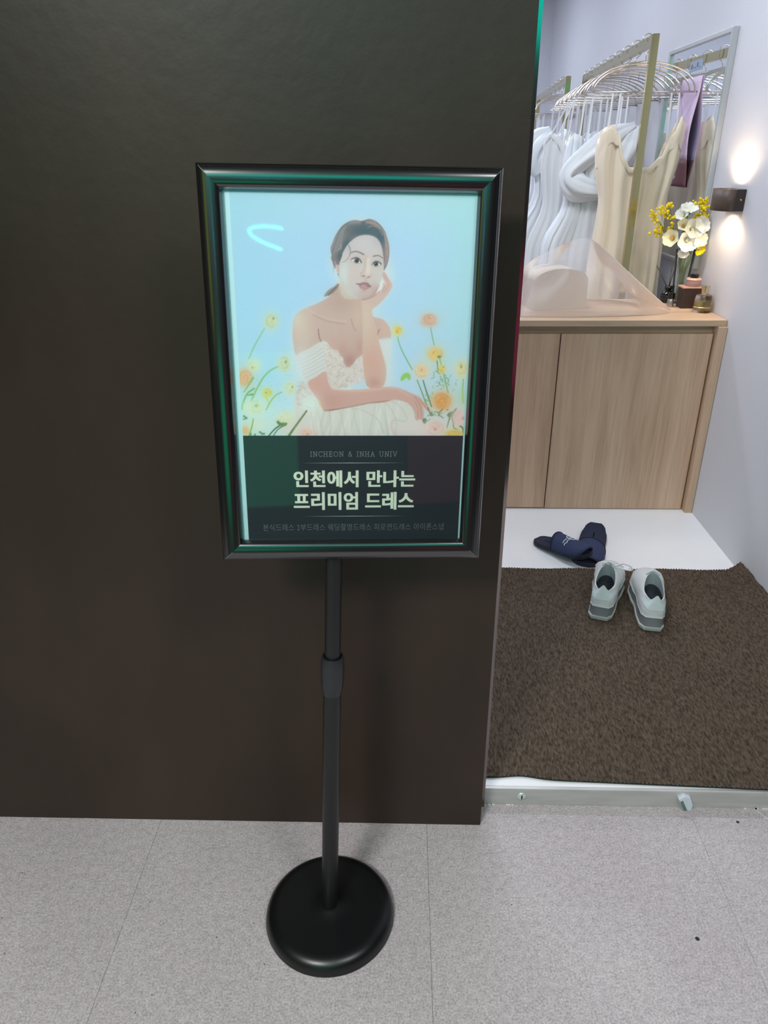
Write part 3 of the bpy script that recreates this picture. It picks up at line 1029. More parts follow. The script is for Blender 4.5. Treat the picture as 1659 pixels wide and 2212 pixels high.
blob((880, 330), 250, 110, (66, 92, 102), 0.95, 1.3, q=Fq, clip=hair)
blob((1110, 430), 90, 150, (62, 92, 104), 0.9, 1.2, q=Fq, clip=hair)
blob((600, 560), 70, 150, (72, 96, 106), 0.95, 1.2, q=Fq, clip=hair, ang=0.5)
blob((520, 720), 46, 70, (74, 92, 102), 0.9, 1.2, q=Fq, clip=hair)
blob((450, 520), 80, 170, (176, 160, 154), 0.6, 1.2, q=Fq, clip=hair, ang=0.45)
blob((1222, 620), 36, 190, (190, 162, 150), 0.75, 1.2, q=Fq, clip=hair)
blob((760, 205), 120, 28, (168, 150, 146), 0.6, 1.2, q=Fq, clip=hair)
blob((1020, 200), 100, 30, (176, 152, 144), 0.6, 1.2, q=Fq, clip=hair)
for k in range(28):
    t = k / 27
    col = [(206, 186, 176), (104, 108, 114), (182, 158, 148), (78, 100, 110)][k % 4]
    s = [(840 - 190 * t + 20, 182 + 30 * t), (640 - 110 * t, 235 + 80 * t), (490 - 40 * t + 60 * (1 - t), 410 + 90 * t), (398 + 150 * (1 - t) * 0.9, 610 + 60 * t)]
    stroke(s, 0.9, 1.7, col, 0.4, 0.85, q=Fq, clip=hair)
for k in range(14):
    t = k / 13
    col = [(210, 178, 160), (120, 110, 112), (176, 150, 144)][k % 3]
    stroke([(900 + 30 * t, 210 - 20 * t), (1040 + 10 * t, 215 + 40 * (1 - t)), (1150 + 20 * t, 340), (1195 + 40 * t, 520), (1200 + 40 * t, 700), (1185 + 20 * t, 850)], 0.9, 1.7, col, 0.4, 0.8, q=Fq, clip=hair)
stroke([(930, 290), (1000, 262), (1090, 300), (1150, 400)], 2, 3, (176, 154, 146), 0.9, 0.6, q=Fq, clip=hair)
blob((860, 215), 30, 40, (74, 88, 96), 0.7, 1.2, q=Fq, clip=hair)
stroke([(405, 790), (418, 880), (410, 960)], 1.2, 0.6, (150, 130, 124), 0.6, 0.7, q=Fq)
stroke([(440, 800), (455, 880)], 4, 2, (196, 156, 146), 1.0, 0.7, q=Fq)
# ear
fill([(448, 850), (480, 842), (510, 880), (516, 950), (500, 975), (472, 950), (452, 900)], (222, 194, 186), 0.8, q=Fq)
stroke([(468, 862), (492, 900), (484, 940)], 1.2, 1.2, (180, 138, 132), 0.7, 0.7, q=Fq)
blob((488, 985), 12, 16, (132, 128, 132), 0.9, 1.6, q=Fq)
blob((494, 1016), 7, 9, (120, 116, 122), 0.8, 1.6, q=Fq)
# neck under the jaw
w_, a_ = pmask([(505, 960), (515, 1080), (500, 1180), (560, 1330), (800, 1345), (700, 1200), (560, 1050)], 2.5, Fq)
comp(w_, a_ * 0.9, (216, 208, 192))
# face
w_, a_ = fill([(532, 740), (560, 660), (606, 585), (672, 498), (770, 425), (880, 396), (985, 408), (1068, 452), (1122, 535), (1152, 640), (1164, 760), (1170, 880), (1150, 980), (1118, 1080), (1060, 1200), (985, 1290), (910, 1340), (850, 1352), (780, 1328), (690, 1262), (606, 1165), (548, 1050), (515, 960), (506, 870), (512, 800)], (216, 206, 200), 0.9, q=Fq)
face = full(w_, a_)
blob((570, 980), 70, 180, (216, 230, 220), 0.85, 1.1, q=Fq, clip=face)
blob((900, 520), 200, 110, (212, 206, 208), 0.7, 1.1, q=Fq, clip=face)
blob((900, 900), 150, 150, (224, 210, 198), 0.6, 1.0, q=Fq, clip=face)
blob((720, 980), 90, 90, (224, 200, 190), 0.55, 1.0, q=Fq, clip=face)
blob((1080, 1000), 80, 110, (220, 212, 200), 0.6, 1.0, q=Fq, clip=face)
blob((900, 1310), 150, 60, (206, 182, 168), 0.75, 1.0, q=Fq, clip=face)
blob((1030, 1220), 70, 90, (202, 172, 162), 0.7, 1.0, q=Fq, clip=face)
blob((1060, 500), 60, 80, (196, 190, 192), 0.4, 1.0, q=Fq, clip=face)
blob((640, 600), 50, 60, (196, 192, 190), 0.5, 1.0, q=Fq, clip=face)
# eye sockets and nose modelling
blob((760, 770), 110, 50, (206, 184, 172), 0.6, 1.0, q=Fq, clip=face)
blob((1060, 820), 80, 46, (206, 184, 172), 0.6, 1.0, q=Fq, clip=face)
stroke([(905, 720), (896, 820), (880, 900), (842, 975)], 7, 5, (204, 180, 166), 3.0, 0.45, q=Fq, clip=face)
stroke([(935, 760), (935, 880), (925, 970)], 7, 9, (236, 226, 212), 3.0, 0.7, q=Fq, clip=face)
blob((905, 1000), 46, 34, (228, 206, 194), 0.7, 1.2, q=Fq, clip=face)
stroke([(832, 960), (822, 1000), (840, 1026)], 2.0, 1.6, (196, 160, 148), 1.2, 0.6, q=Fq, clip=face)
stroke([(975, 985), (984, 1012), (968, 1032)], 2.0, 1.6, (196, 164, 152), 1.2, 0.5, q=Fq, clip=face)
stroke([(850, 1016), (868, 1006), (888, 1014)], 2.2, 1.4, (120, 82, 78), 0.6, 0.9, q=Fq)
stroke([(930, 1030), (946, 1022), (958, 1022)], 2.2, 1.4, (120, 82, 78), 0.6, 0.9, q=Fq)
stroke([(872, 1032), (905, 1042), (935, 1038)], 2.0, 2.0, (200, 162, 152), 1.2, 0.6, q=Fq)
blob((896, 1072), 22, 20, (200, 166, 156), 0.5, 1.0, q=Fq)
# brows
stroke([(676, 664), (728, 646), (790, 652), (868, 688)], 2.4, 3.6, (134, 122, 120), 1.0, 0.9, q=Fq)
stroke([(1014, 716), (1066, 706), (1108, 712), (1148, 742)], 3.2, 2.2, (136, 124, 120), 1.0, 0.9, q=Fq)
# eyes
def eye(white, iris, ir, lash, lower, hl):
    w, a = fill(white, (232, 232, 228), 0.5, q=Fq)
    ew = full(w, a)
    blob(iris, ir, ir * 1.0, (52, 64, 70), 1.0, 4.0, q=Fq, clip=ew)
    blob(iris, ir * 0.5, ir * 0.5, (28, 34, 40), 0.9, 2.0, q=Fq, clip=ew)
    blob(hl, 6, 6, (220, 230, 232), 0.95, 2.0, q=Fq)
    stroke(lash, 1.6, 2.4, (62, 54, 58), 0.5, 0.95, q=Fq)
    stroke(lower, 0.8, 1.0, (150, 120, 114), 0.6, 0.7, q=Fq)


eye([(692, 764), (724, 752), (764, 744), (800, 762), (832, 806), (796, 820), (748, 816), (712, 792)], (764, 782), 37, [(682, 762), (718, 748), (762, 738), (804, 758), (834, 808)], [(712, 794), (750, 820), (800, 822), (832, 810)], (748, 770))
eye([(998, 838), (1020, 812), (1054, 798), (1090, 806), (1122, 832), (1098, 860), (1056, 868), (1020, 858)], (1052, 832), 35, [(994, 842), (1018, 808), (1054, 794), (1092, 802), (1130, 832)], [(1008, 856), (1050, 872), (1094, 864), (1122, 838)], (1040, 820))
stroke([(700, 740), (750, 722), (806, 742)], 1.2, 1.2, (182, 154, 144), 0.8, 0.6, q=Fq)
stroke([(1016, 790), (1056, 778), (1104, 790)], 1.2, 1.2, (182, 154, 144), 0.8, 0.6, q=Fq)
# lips
fill([(756, 1124), (812, 1120), (862, 1102), (892, 1108), (918, 1104), (944, 1124), (982, 1166), (930, 1164), (866, 1154), (806, 1146)], (170, 124, 122), 0.6, q=Fq)
fill([(786, 1146), (850, 1164), (920, 1172), (976, 1168), (936, 1204), (876, 1222), (826, 1198)], (194, 144, 142), 0.8, q=Fq)
stroke([(757, 1126), (810, 1140), (870, 1156), (930, 1166), (980, 1166)], 1.4, 1.2, (116, 70, 72), 0.5, 0.9, q=Fq)
stroke([(846, 1146), (880, 1150), (912, 1160)], 1.8, 1.4, (222, 206, 200), 0.6, 0.85, q=Fq)
blob((880, 1192), 40, 14, (212, 168, 162), 0.6, 1.0, q=Fq)
blob((870, 1240), 60, 14, (196, 162, 150), 0.5, 1.0, q=Fq)
# chin shadow, fingers on the cheek
stroke([(850, 1356), (930, 1338), (1000, 1290), (1062, 1212)], 2.6, 3.4, (172, 134, 124), 1.4, 0.6, q=Fq)
fill([(1148, 985), (1166, 950), (1184, 960), (1216, 1030), (1250, 1090), (1222, 1092), (1180, 1060), (1152, 1030)], (214, 178, 172), 0.8, q=Fq)
fill([(1050, 1200), (1090, 1150), (1106, 1130), (1112, 1170), (1084, 1230), (1040, 1290), (980, 1330), (900, 1360), (960, 1310), (1020, 1260)], (208, 166, 156), 0.9, q=Fq)
fill([(1118, 1120), (1140, 1080), (1150, 1060), (1160, 1110), (1136, 1180), (1100, 1240), (1050, 1290), (1078, 1220)], (244, 238, 226), 1.2, q=Fq)
stroke([(1150, 1020), (1176, 1080), (1214, 1100)], 1.6, 1.2, (238, 212, 200), 0.7, 0.8, q=Fq)
stroke([(1162, 1130), (1178, 1170), (1140, 1240)], 2.4, 2.0, (190, 150, 142), 1.0, 0.6, q=Fq)
stroke([(850, 1370), (940, 1350), (1040, 1300), (1110, 1240)], 2.0, 3.0, (180, 140, 134), 1.2, 0.6, q=Fq)
# loose strand
stroke([(636, 540), (664, 610), (662, 680), (630, 750), (580, 796), (540, 806)], 1.1, 0.8, (112, 104, 106), 0.4, 0.85, q=Fq)
stroke([(655, 560), (672, 620), (664, 700)], 0.8, 0.6, (120, 112, 112), 0.4, 0.7, q=Fq)
stroke([(500, 800), (516, 770), (540, 700)], 2.0, 3.0, (92, 96, 102), 0.8, 0.7, q=Fq)

# flowers in front -----------------------------------------------------------
petals((526, 1302), 50, 44, (230, 240, 228), (206, 220, 200), 14, 20, 0.2, 0)
stroke([(580, 1290), (590, 1320), (600, 1335)], 2, 3, (232, 226, 150), 1.0, 0.6)
stroke([(504, 1348), (470, 1395), (430, 1450), (396, 1500)], 3.4, 5.2, (106, 122, 72), 0.5)
stroke([(500, 1352), (466, 1400), (428, 1452)], 1.0, 1.4, (158, 168, 104), 0.5, 0.8)
stroke([(352, 1432), (316, 1455), (275, 1500)], 3.4, 2.6, (80, 104, 66), 0.5)
stroke([(362, 1440), (330, 1462), (304, 1500)], 2.4, 2.0, (92, 112, 76), 0.5)
fill([(322, 1412), (352, 1418), (388, 1420), (378, 1438), (352, 1440), (335, 1428)], (108, 134, 78), 0.8)
fill([(330, 1402), (346, 1422), (334, 1430)], (92, 120, 70), 0.8)
petals((500, 1480), 40, 30, (238, 206, 190), (222, 150, 140), 18, 21, 0.2, 0.2, (214, 140, 130))
# right front
petals((1312, 1290), 58, 56, (240, 180, 98), (222, 140, 60), 10, 22)
for rr in (12, 20, 29, 38, 47):
    stroke([(1312 + rr * math.cos(a), 1290 + rr * math.sin(a)) for a in np.linspace(0.4 + rr, 0.4 + rr + 5.2, 14)], 1.2, 1.2, (216, 138, 62) if rr < 35 else (226, 158, 82), 0.7, 0.7)
for k in range(40):
    x = rs.uniform(1195, 1420)
    y = 1392 - (x - 1195) * 0.02 + rs.normal(0, 16) - 22 * math.sin((x - 1195) / 225 * math.pi)
    a = rs.uniform(-0.9, 0.9)
    l_ = rs.uniform(8, 22)
    stroke([(x, y), (x + l_ * math.cos(a), y + l_ * math.sin(a))], 2.6, 1.2, (96, 118, 74) if k % 2 else (120, 146, 92), 0.6, 0.85)
fill([(1345, 1372), (1375, 1352), (1400, 1330), (1395, 1350), (1372, 1376), (1355, 1386)], (98, 122, 74), 0.6)
stroke([(1360, 1380), (1350, 1420), (1342, 1450)], 3.0, 1.6, (84, 108, 66), 0.5)
stroke([(1372, 1384), (1380, 1420), (1384, 1450), (1404, 1458)], 3.4, 2.2, (92, 112, 66), 0.5)
fill([(1195, 1400), (1215, 1392), (1222, 1412), (1206, 1425)], (92, 124, 78), 0.7)
stroke([(1228, 1330), (1236, 1350), (1240, 1360)], 2.4, 1.4, (92, 124, 84), 0.6)
petals((1272, 1446), 60, 50, (242, 216, 204), (226, 160, 152), 24, 23, 0.0, 0.2, (220, 146, 140))
petals((1416, 1392), 46, 54, (242, 212, 202), (230, 170, 160), 14, 24, 0.5, 0.0, (224, 150, 140))
petals((1388, 1485), 54, 26, (240, 208, 106), (220, 176, 70), 10, 25)
stroke([(1420, 1440), (1436, 1450), (1444, 1500)], 2.6, 3.0, (96, 116, 70), 0.6)

IMG = IMG * 0.86 + 0.14 * np.array([0.90, 0.92, 0.95], np.float32)
IMG = IMG * np.array([1.0, 0.965, 0.99], np.float32)
IMG = np.clip(IMG + rs.normal(0, 0.006, IMG.shape[:2])[..., None], 0, 1)

# ------------------------------------------------------- sheet with the print
NU, NV = 470, 480
U0, U1, V0, V1 = -0.1558, 0.1622, -0.0811, IH2 + 0.003
uu, vv = np.meshgrid(np.linspace(U0, U1, NU), np.linspace(V0, V1, NV))
pc, e1, e2, e3 = (np.array(v[:]) for v in (PC, E1, E2, E3))
XYZ = pc + uu[..., None] * e1 + vv[..., None] * e2 - 0.0021 * e3
rel = XYZ - np.array([0, 0, HCAM])
dep = rel @ np.array(CF[:])
px = IW / 2 + FPX * (rel @ np.array(CR[:])) / dep
py = IH / 2 - FPX * (rel @ np.array(CU[:])) / dep
sx = np.clip((px - CX0) * CSC - 0.5, 0, CWD - 1.001)
sy = np.clip((py - CY0) * CSC - 0.5, 0, CHT - 1.001)
ii, jj = sx.astype(int), sy.astype(int)
fx, fy = (sx - ii)[..., None], (sy - jj)[..., None]
colr = IMG[jj, ii] * (1 - fx) * (1 - fy) + IMG[jj, ii + 1] * fx * (1 - fy) + IMG[jj + 1, ii] * (1 - fx) * fy + IMG[jj + 1, ii + 1] * fx * fy
colr = np.where(colr <= 0.04045, colr / 12.92, ((colr + 0.055) / 1.055) ** 2.4)
me = bpy.data.meshes.new('picture')
loc = np.array(stand.location[:])
me.vertices.add(NU * NV)
me.vertices.foreach_set('co', (XYZ - loc).reshape(-1).astype(np.float32))
idx = np.arange(NU * NV).reshape(NV, NU)
quads = np.stack([idx[:-1, :-1], idx[:-1, 1:], idx[1:, 1:], idx[1:, :-1]], -1).reshape(-1, 4)
me.loops.add(quads.size)
me.loops.foreach_set('vertex_index', quads.reshape(-1).astype(np.int32))
me.polygons.add(len(quads))
me.polygons.foreach_set('loop_start', np.arange(0, quads.size, 4, dtype=np.int32))
me.update(calc_edges=True)
ca = me.color_attributes.new('print', 'FLOAT_COLOR', 'POINT')
ca.data.foreach_set('color', np.concatenate([colr, np.ones(colr.shape[:2] + (1,))], -1).reshape(-1).astype(np.float32))
pm = mat('printed photograph', (255, 255, 255), 0.55)
at = pm.node_tree.nodes.new('ShaderNodeAttribute')
at.attribute_name = 'print'
pm.node_tree.links.new(at.outputs['Color'], pm.node_tree.nodes['Principled BSDF'].inputs['Base Color'])
me.materials.append(pm)
pic = bpy.data.objects.new('picture', me)
COL.objects.link(pic)
pic.parent = poster
# clear cover sheet of the frame
patch(-IW2 - 0.002, IW2 + 0.002, -IH2 - 0.002, IH2 + 0.002, -0.0006, 'cover_sheet', film('clear cover', (255, 255, 255), 0.0, 1.42, 0.03), stand)

# ================================================================== FITTING ROOM CONTENTS
M['oak'] = wood('light oak laminate', (212, 179, 152), (182, 148, 122), 'Z')
M['oak_h'] = wood('light oak laminate, lying grain', (204, 175, 148), (176, 148, 122), 'X')
CT = 0.804            # cabinet top
cab = thing('shoe_cabinet', 'low light oak two-door cabinet standing against the white right wall', 'cabinet', (0.6, 2.9, FZ))
MB().box((0.02, 2.685, CT - 0.022), (1.1505, 3.12, CT), 0.0015).build('top_panel', M['oak_h'], cab)
MB().box((1.1215, 2.672, FZ), (1.1505, 3.12, CT - 0.0222), 0.0012).build('side_panel', M['oak'], cab)
MB().box((0.02, 2.685, FZ), (0.044, 3.12, CT - 0.0222), 0.0012).build('side_panel', M['oak'], cab)
MB().box((0.0442, 2.730, CT - 0.060), (1.1213, 2.748, CT - 0.0224)).build('grip_rail', M['oak_h'], cab)
MB().box((0.046, 2.703, FZ + 0.006), (0.5675, 2.721, CT - 0.052), 0.001).build('door', M['oak'], cab)
MB().box((0.5715, 2.703, FZ + 0.003), (1.1165, 2.721, CT - 0.052), 0.001).build('door', M['oak'], cab)
MB().box((0.0442, 2.7225, FZ + 0.002), (1.1213, 2.7285, CT - 0.0605)).build('carcass', mat('cabinet inside', (88, 70, 52), 0.7), cab)
MB().box((0.0442, 3.108, FZ + 0.002), (1.1213, 3.116, CT - 0.0225)).build('back_panel', M['oak'], cab)

# ------------------------------------------------------------------ entrance rug
M['rug'] = mat('brown loop pile', (84, 72, 62), 0.95, spec=0.15, noise=(230, 0.6, (1, 0.30, 1)), bump=(260, 0.8, (1, 0.5, 1)))
M['rug_edge'] = mat('rug binding', (40, 38, 33), 0.9)
rug = thing('rug', 'brown ribbed loop-pile entrance rug with a wavy front edge', 'rug', (0.6, 1.72, FZ))
RL, RRr = 0.03, 1.151
nx, ny = 250, 300
rr_ = np.random.RandomState(11)
nz = rr_.rand(ny, nx)
for _ in range(1):
    nz = (nz + np.roll(nz, 1, 0) + np.roll(nz, -1, 0)) / 3
big = rr_.rand(12, 12)


def front(x):
    return 1.2625 - 0.024 * min(1, max(0, (x - 0.19) / 0.63)) + 0.009 * math.exp(-((x - 0.275) / 0.045) ** 2)


rows = []
for j_ in range(ny):
    t = j_ / (ny - 1)
    row = []
    for i_ in range(nx):
        x = RL + (RRr - RL) * i_ / (nx - 1)
        y = front(x) + (2.213 - front(x)) * t + (0.0025 * math.sin(x * 23) if t > 0.98 else 0)
        curl = 0.030 * max(0, (x - 1.105) / 0.046) ** 1.5
        z = FZ + 0.011 + 0.0030 * math.sin(x * 2 * math.pi / 0.0085 + 2.0 * math.sin(y * 60 + 5 * math.sin(x * 9))) * 0.7 + 0.0035 * (nz[j_, i_] - 0.5) + curl
        if t < 0.012 or t > 0.988:
            z -= 0.004
        row.append((min(x, 1.1505), y, z))
    rows.append(row)
o = MB().rows(rows).build('pile', M['rug'], rug, True)
o['kind'] = 'stuff'
eb = MB()
f0 = [(p[0], p[1], p[2] - 0.001) for p in rows[0]]
eb.rows([[(p[0], p[1] - 0.001, FZ + 0.001) for p in f0], [(p[0], p[1] - 0.002, FZ + 0.005) for p in f0], f0])
eb.build('front_binding', M['rug_edge'], rug, True)
eb = MB()
eb.rows([[(p[0], p[1], p[2] - 0.0008) for p in rows[-1]], [(p[0], p[1] + 0.0005, FZ + 0.001) for p in rows[-1]]])
eb.build('back_binding', M['rug_edge'], rug, True)

# ------------------------------------------------------------------ sneakers
M['sh_up'] = mat('white sneaker leather', (205, 208, 208), 0.5, bump=(220, 0.08))
M['sh_tab'] = mat('pale mint sneaker leather', (204, 216, 216), 0.45)
M['sh_in'] = mat('dark sneaker lining', (52, 58, 66), 0.9)
M['sh_lin'] = mat('grey mesh lining', (150, 160, 164), 0.9, bump=(500, 0.3))
M['sh_mid'] = mat('grey translucent midsole', (124, 128, 132), 0.35)
M['sh_out'] = mat('pale rubber outsole', (168, 172, 166), 0.6)
M['lace'] = mat('white lace', (228, 224, 230), 0.8)


def sneaker(name, label, loc, ang, sgn, laces):
    t = thing(name, label, 'shoe', loc, 'pair of white sneakers on the rug')
    ca_, sa_ = math.cos(ang), math.sin(ang)

    def W(x, y, z):          # y from heel to toe
        x *= 1.16
        return (loc[0] + x * ca_ - y * sa_, loc[1] + x * sa_ + y * ca_, loc[2] + z * 1.12)
    N = 48
    foot = []
    tabl = [(0.0, 0.020), (0.02, 0.029), (0.06, 0.031), (0.11, 0.030), (0.16, 0.037), (0.20, 0.041), (0.235, 0.036), (0.258, 0.020), (0.266, 0.004)]
    half = []
    for k in range(N // 2 + 1):
        y = 0.266 * (0.5 - 0.5 * math.cos(math.pi * k / (N // 2)))
        half.append((lerp_tab(tabl, y) if 0 < k < N // 2 else 0.0, y))
    for k in range(N):
        if k <= N // 2:
            x, y = half[k]
            foot.append((x + sgn * 0.004 * math.sin(y * 12), y))
        else:
            x, y = half[N - k]
            foot.append((-x + sgn * 0.004 * math.sin(y * 12), y))

    def op(k):
        a = math.tau * k / N
        # opening ellipse: heel to front of the ankle
        y = 0.068 - 0.061 * math.cos(a)
        x = 0.0265 * math.sin(a)
        z = 0.080 + 0.030 * (0.5 - 0.5 * math.cos(a)) + 0.012 * math.exp(-((a if a < math.pi else math.tau - a) / 0.38) ** 2) - 0.010 * math.exp(-((abs(abs(a - math.pi) - 1.5)) / 0.5) ** 2)
        return x, y, z

    def ring(s, z0=0.041):
        r = []
        for k in range(N):
            fx_, fy_ = foot[k]
            ox, oy, oz = op(k)
            e = s ** 1.25
            bul = 0.0035 * math.sin(math.pi * s)
            r.append((fx_ + (ox - fx_) * e + bul * (1 if fx_ > 0 else -1), fy_ + (oy - fy_) * (e if fy_ > 0.1 else s ** 1.6), z0 + (oz - z0) * (s ** (0.62 if fy_ > 0.14 else 0.9))))
        return r

    MB().rows([[W(x * 1.04, y * 1.01 - 0.003, 0.0) for x, y in foot], [W(x * 1.08, y * 1.02 - 0.005, 0.004) for x, y in foot], [W(x * 1.08, y * 1.02 - 0.005, 0.010) for x, y in foot], [W(x * 1.01, y * 1.0, 0.012) for x, y in foot]], True, True, True).build('outsole', M['sh_out'], t, True, angle=40)
    MB().rows([[W(x * 0.99, y - 0.001, 0.0115) for x, y in foot], [W(x * 1.0, y - 0.001, 0.018) for x, y in foot], [W(x * 0.97, y + 0.002, 0.036) for x, y in foot], [W(x * 0.99, y + 0.001, 0.041) for x, y in foot]], True, False, False).build('midsole', M['sh_mid'], t, True)
    up = [[W(x * 1.03, y - 0.001, 0.0395) for x, y in foot]] + [[W(*p) for p in ring(s)] for s in (0.0, 0.12, 0.28, 0.45, 0.62, 0.78, 0.9, 1.0)]
    # rolled rim
    up.append([W(op(k)[0] * 0.90, 0.068 + (op(k)[1] - 0.068) * 0.93, op(k)[2] + 0.0015) for k in range(N)])
    MB().rows(up, True).build('upper', M['sh_up'], t, True)
    inn = [up[-1]]
    for s in (0.2, 0.5, 0.8, 1.0):
        inn.append([W(op(k)[0] * (0.88 + 0.10 * s), 0.068 + (op(k)[1] - 0.068) * (0.92 + 0.05 * s), op(k)[2] * (1 - s) + 0.044 * s) for k in range(N)])
    MB().rows(inn[:3], True).build('lining', M['sh_lin'], t, True)
    MB().rows(inn[2:], True, False, True).build('insole', M['sh_in'], t, True)
    # heel tab hugging the back with a pointed lower edge and a raised tongue in the middle
    tabr = []
    NT = 18
    for j_ in range(6):
        f = j_ / 5
        row = []
        for i_ in range(NT + 1):
            a = -0.33 + 0.66 * i_ / NT
            kf = (a * N / 2) % N
            k0 = int(kf) % N
            k1 = (k0 + 1) % N
            fr = kf - int(kf)
            lo = 0.58 - 0.22 * math.exp(-(a / 0.11) ** 2) + 0.10 * abs(a)
            s = lo + (1.03 - lo) * f
            R_ = ring(min(s, 1.0))
            p = [R_[k0][c] * (1 - fr) + R_[k1][c] * fr for c in range(3)]
            p[1] -= 0.0022
            p[0] *= 1.05
            p[2] += 0.004 * (s > 1.0) + 0.010 * f * math.exp(-(a / 0.10) ** 2) * (1 if f > 0.5 else 0)
            row.append(W(*p))
        tabr.append(row)
    MB().rows(tabr).build('heel_tab', M['sh_tab'], t, True)
    # tongue
    tg = []
    for j_ in range(6):
        f = j_ / 5
        tg.append([W(u * (0.021 - 0.004 * f), 0.158 - 0.030 * f - 0.006 * (u * u), 0.084 + 0.038 * f - 0.010 * u * u) for u in (-1, -0.6, -0.2, 0.2, 0.6, 1)])
    tn = MB().rows(tg).build('tongue', M['sh_up'], t, True)
    so = tn.modifiers.new('thick', 'SOLIDIFY')
    so.thickness = 0.004
    for r_ in range(4):
        y = 0.142 + 0.016 * r_
        z = 0.089 - 0.009 * r_
        MB().tube([W(-0.020, y, z - 0.006), W(-0.01, y - 0.002, z), W(0.01, y - 0.002, z), W(0.020, y, z - 0.006)], 0.002, 6).build('lace', M['lace'], t, True)
    if laces:
        lp = spline([(0.004, 0.128, 0.106), (0.020, 0.124, 0.113), (0.036, 0.118, 0.126), (0.054, 0.114, 0.124), (0.060, 0.116, 0.112), (0.045, 0.120, 0.108), (0.028, 0.124, 0.108), (0.006, 0.130, 0.104)], 6)
        MB().tube([W(*p) for p in lp], 0.003, 6).build('lace_bow', M['lace'], t, True)
        lp = spline([(0.004, 0.128, 0.108), (-0.012, 0.126, 0.115), (-0.026, 0.124, 0.113), (-0.034, 0.128, 0.100)], 6)
        MB().tube([W(*p) for p in lp], 0.0022, 6).build('lace_bow', M['lace'], t, True)
    return t


sneaker('sneaker', 'white sneaker with a looped lace sticking out, nearer the slippers', (0.598, 1.892, FZ + 0.0145), -0.36, 1, True)
sneaker('sneaker', 'white sneaker with no lace showing, toe turned left, nearer the wall', (0.741, 1.836, FZ + 0.0145), -0.18, -1, False)

# ------------------------------------------------------------------ slippers
M['slip'] = mat('navy slipper fabric', (46, 55, 88), 0.85, noise=(300, 0.15), bump=(400, 0.15))
M['slip_in'] = mat('navy slipper footbed', (38, 42, 64), 0.9)
M['slip_sole'] = mat('dark slipper sole', (28, 30, 42), 0.8)
M['slip_logo'] = mat('white embroidery', (214, 218, 232), 0.7)


def slipper(label, heel, toe, z0, pitch=0.0, logo=True, rise=0.0, vf=0.42, wid=1.0):
    L = math.hypot(toe[0] - heel[0], toe[1] - heel[1])
    dx, dy = (toe[0] - heel[0]) / L, (toe[1] - heel[1]) / L
    t = thing('slipper', label, 'slipper', (heel[0], heel[1], z0), 'pair of navy slippers by the rug')

    def W(u, v, z):          # u across, v along from heel
        return (heel[0] + dx * v + dy * u, heel[1] + dy * v - dx * u, z0 + z + pitch * v + rise * max(0, 0.1 - v) ** 2 * 30)
    tabl = [(0.0, 0.018), (0.012, 0.030), (0.05, 0.039), (0.12, 0.041), (0.19, 0.047), (0.235, 0.044), (0.26, 0.030), (0.27, 0.012)]
    tabl = [(a, b * wid) for a, b in tabl]
    N = 20
    prof_ = [(lerp_tab(tabl, 0.27 * (0.5 - 0.5 * math.cos(math.pi * k / N))), L * (0.5 - 0.5 * math.cos(math.pi * k / N))) for k in range(N + 1)]
    out = [(w, v) for w, v in prof_] + [(-w, v) for w, v in prof_[::-1]]

    def sc(f, z):
        return [W(u * f, L / 2 + (v - L / 2) * (1 - (1 - f) * 0.3), z) for u, v in out]
    MB().rows([sc(0.95, 0.0), sc(1.0, 0.003), sc(1.0, 0.010), sc(0.97, 0.014)], True, True, False).build('sole', M['slip_sole'], t, True)
    MB().rows([sc(0.985, 0.0125), sc(0.95, 0.0165), sc(0.90, 0.0160), sc(0.84, 0.0140), sc(0.4, 0.0138), sc(0.05, 0.0138)], True).build('footbed', M['slip_in'], t, True)
    # vamp: open-toe band arched over the front
    rows_ = []
    v0, v1 = vf * L, 0.93 * L
    for j_ in range(9):
        f = j_ / 8
        v = v0 + (v1 - v0) * f
        w = lerp_tab(tabl, v / L * 0.27) * 1.0
        h = 0.054 - 0.022 * f
        row = []
        for k in range(17):
            a = math.pi * k / 16
            row.append(W(-math.cos(a) * w * (1.0 - 0.02 * math.sin(a)), v + 0.018 * math.sin(a) * (1 - 2 * f) * -1 * 0.6, 0.006 + h * math.sin(a) ** 0.8))
        rows_.append(row)
    vp_ = MB().rows(rows_).build('vamp', M['slip'], t, True)
    so = vp_.modifiers.new('thick', 'SOLIDIFY')
    so.thickness = 0.0045
    so.offset = -1
    MB().tube(rows_[0], 0.0026, 6).build('vamp_binding', M['slip_sole'], t, True)
    MB().tube(rows_[-1], 0.0024, 6).build('vamp_binding', M['slip_sole'], t, True)
    if logo:
        def V(a_, f):     # a_ 0..1 across, f 0..1 along the vamp
            v = v0 + (v1 - v0) * f
            w = lerp_tab(tabl, v / L * 0.27)
            h = 0.054 - 0.022 * f
            a = math.pi * a_
            return W(-math.cos(a) * w * 0.99, v + 0.018 * math.sin(a) * (1 - 2 * f) * -1 * 0.6, 0.0085 + h * math.sin(a) ** 0.8)
        def V2(a_, f):
            return V(0.5 + (a_ - 0.5) * 1.25, f + 0.04)
        for pl in ([(0.30, 0.42), (0.325, 0.50), (0.345, 0.40), (0.365, 0.50), (0.385, 0.40), (0.41, 0.48)],
                   [(0.43, 0.56), (0.45, 0.30), (0.50, 0.27), (0.53, 0.36), (0.50, 0.48), (0.45, 0.50)],
                   [(0.40, 0.38), (0.47, 0.40), (0.54, 0.33)],
                   [(0.55, 0.42), (0.60, 0.40), (0.64, 0.43), (0.69, 0.40), (0.73, 0.42)],
                   [(0.56, 0.34), (0.62, 0.33), (0.70, 0.34)]):
            MB().tube([V2(*p) for p in spline(pl, 5)], 0.0017, 5).build('embroidery', M['slip_logo'], t, True)
    return t


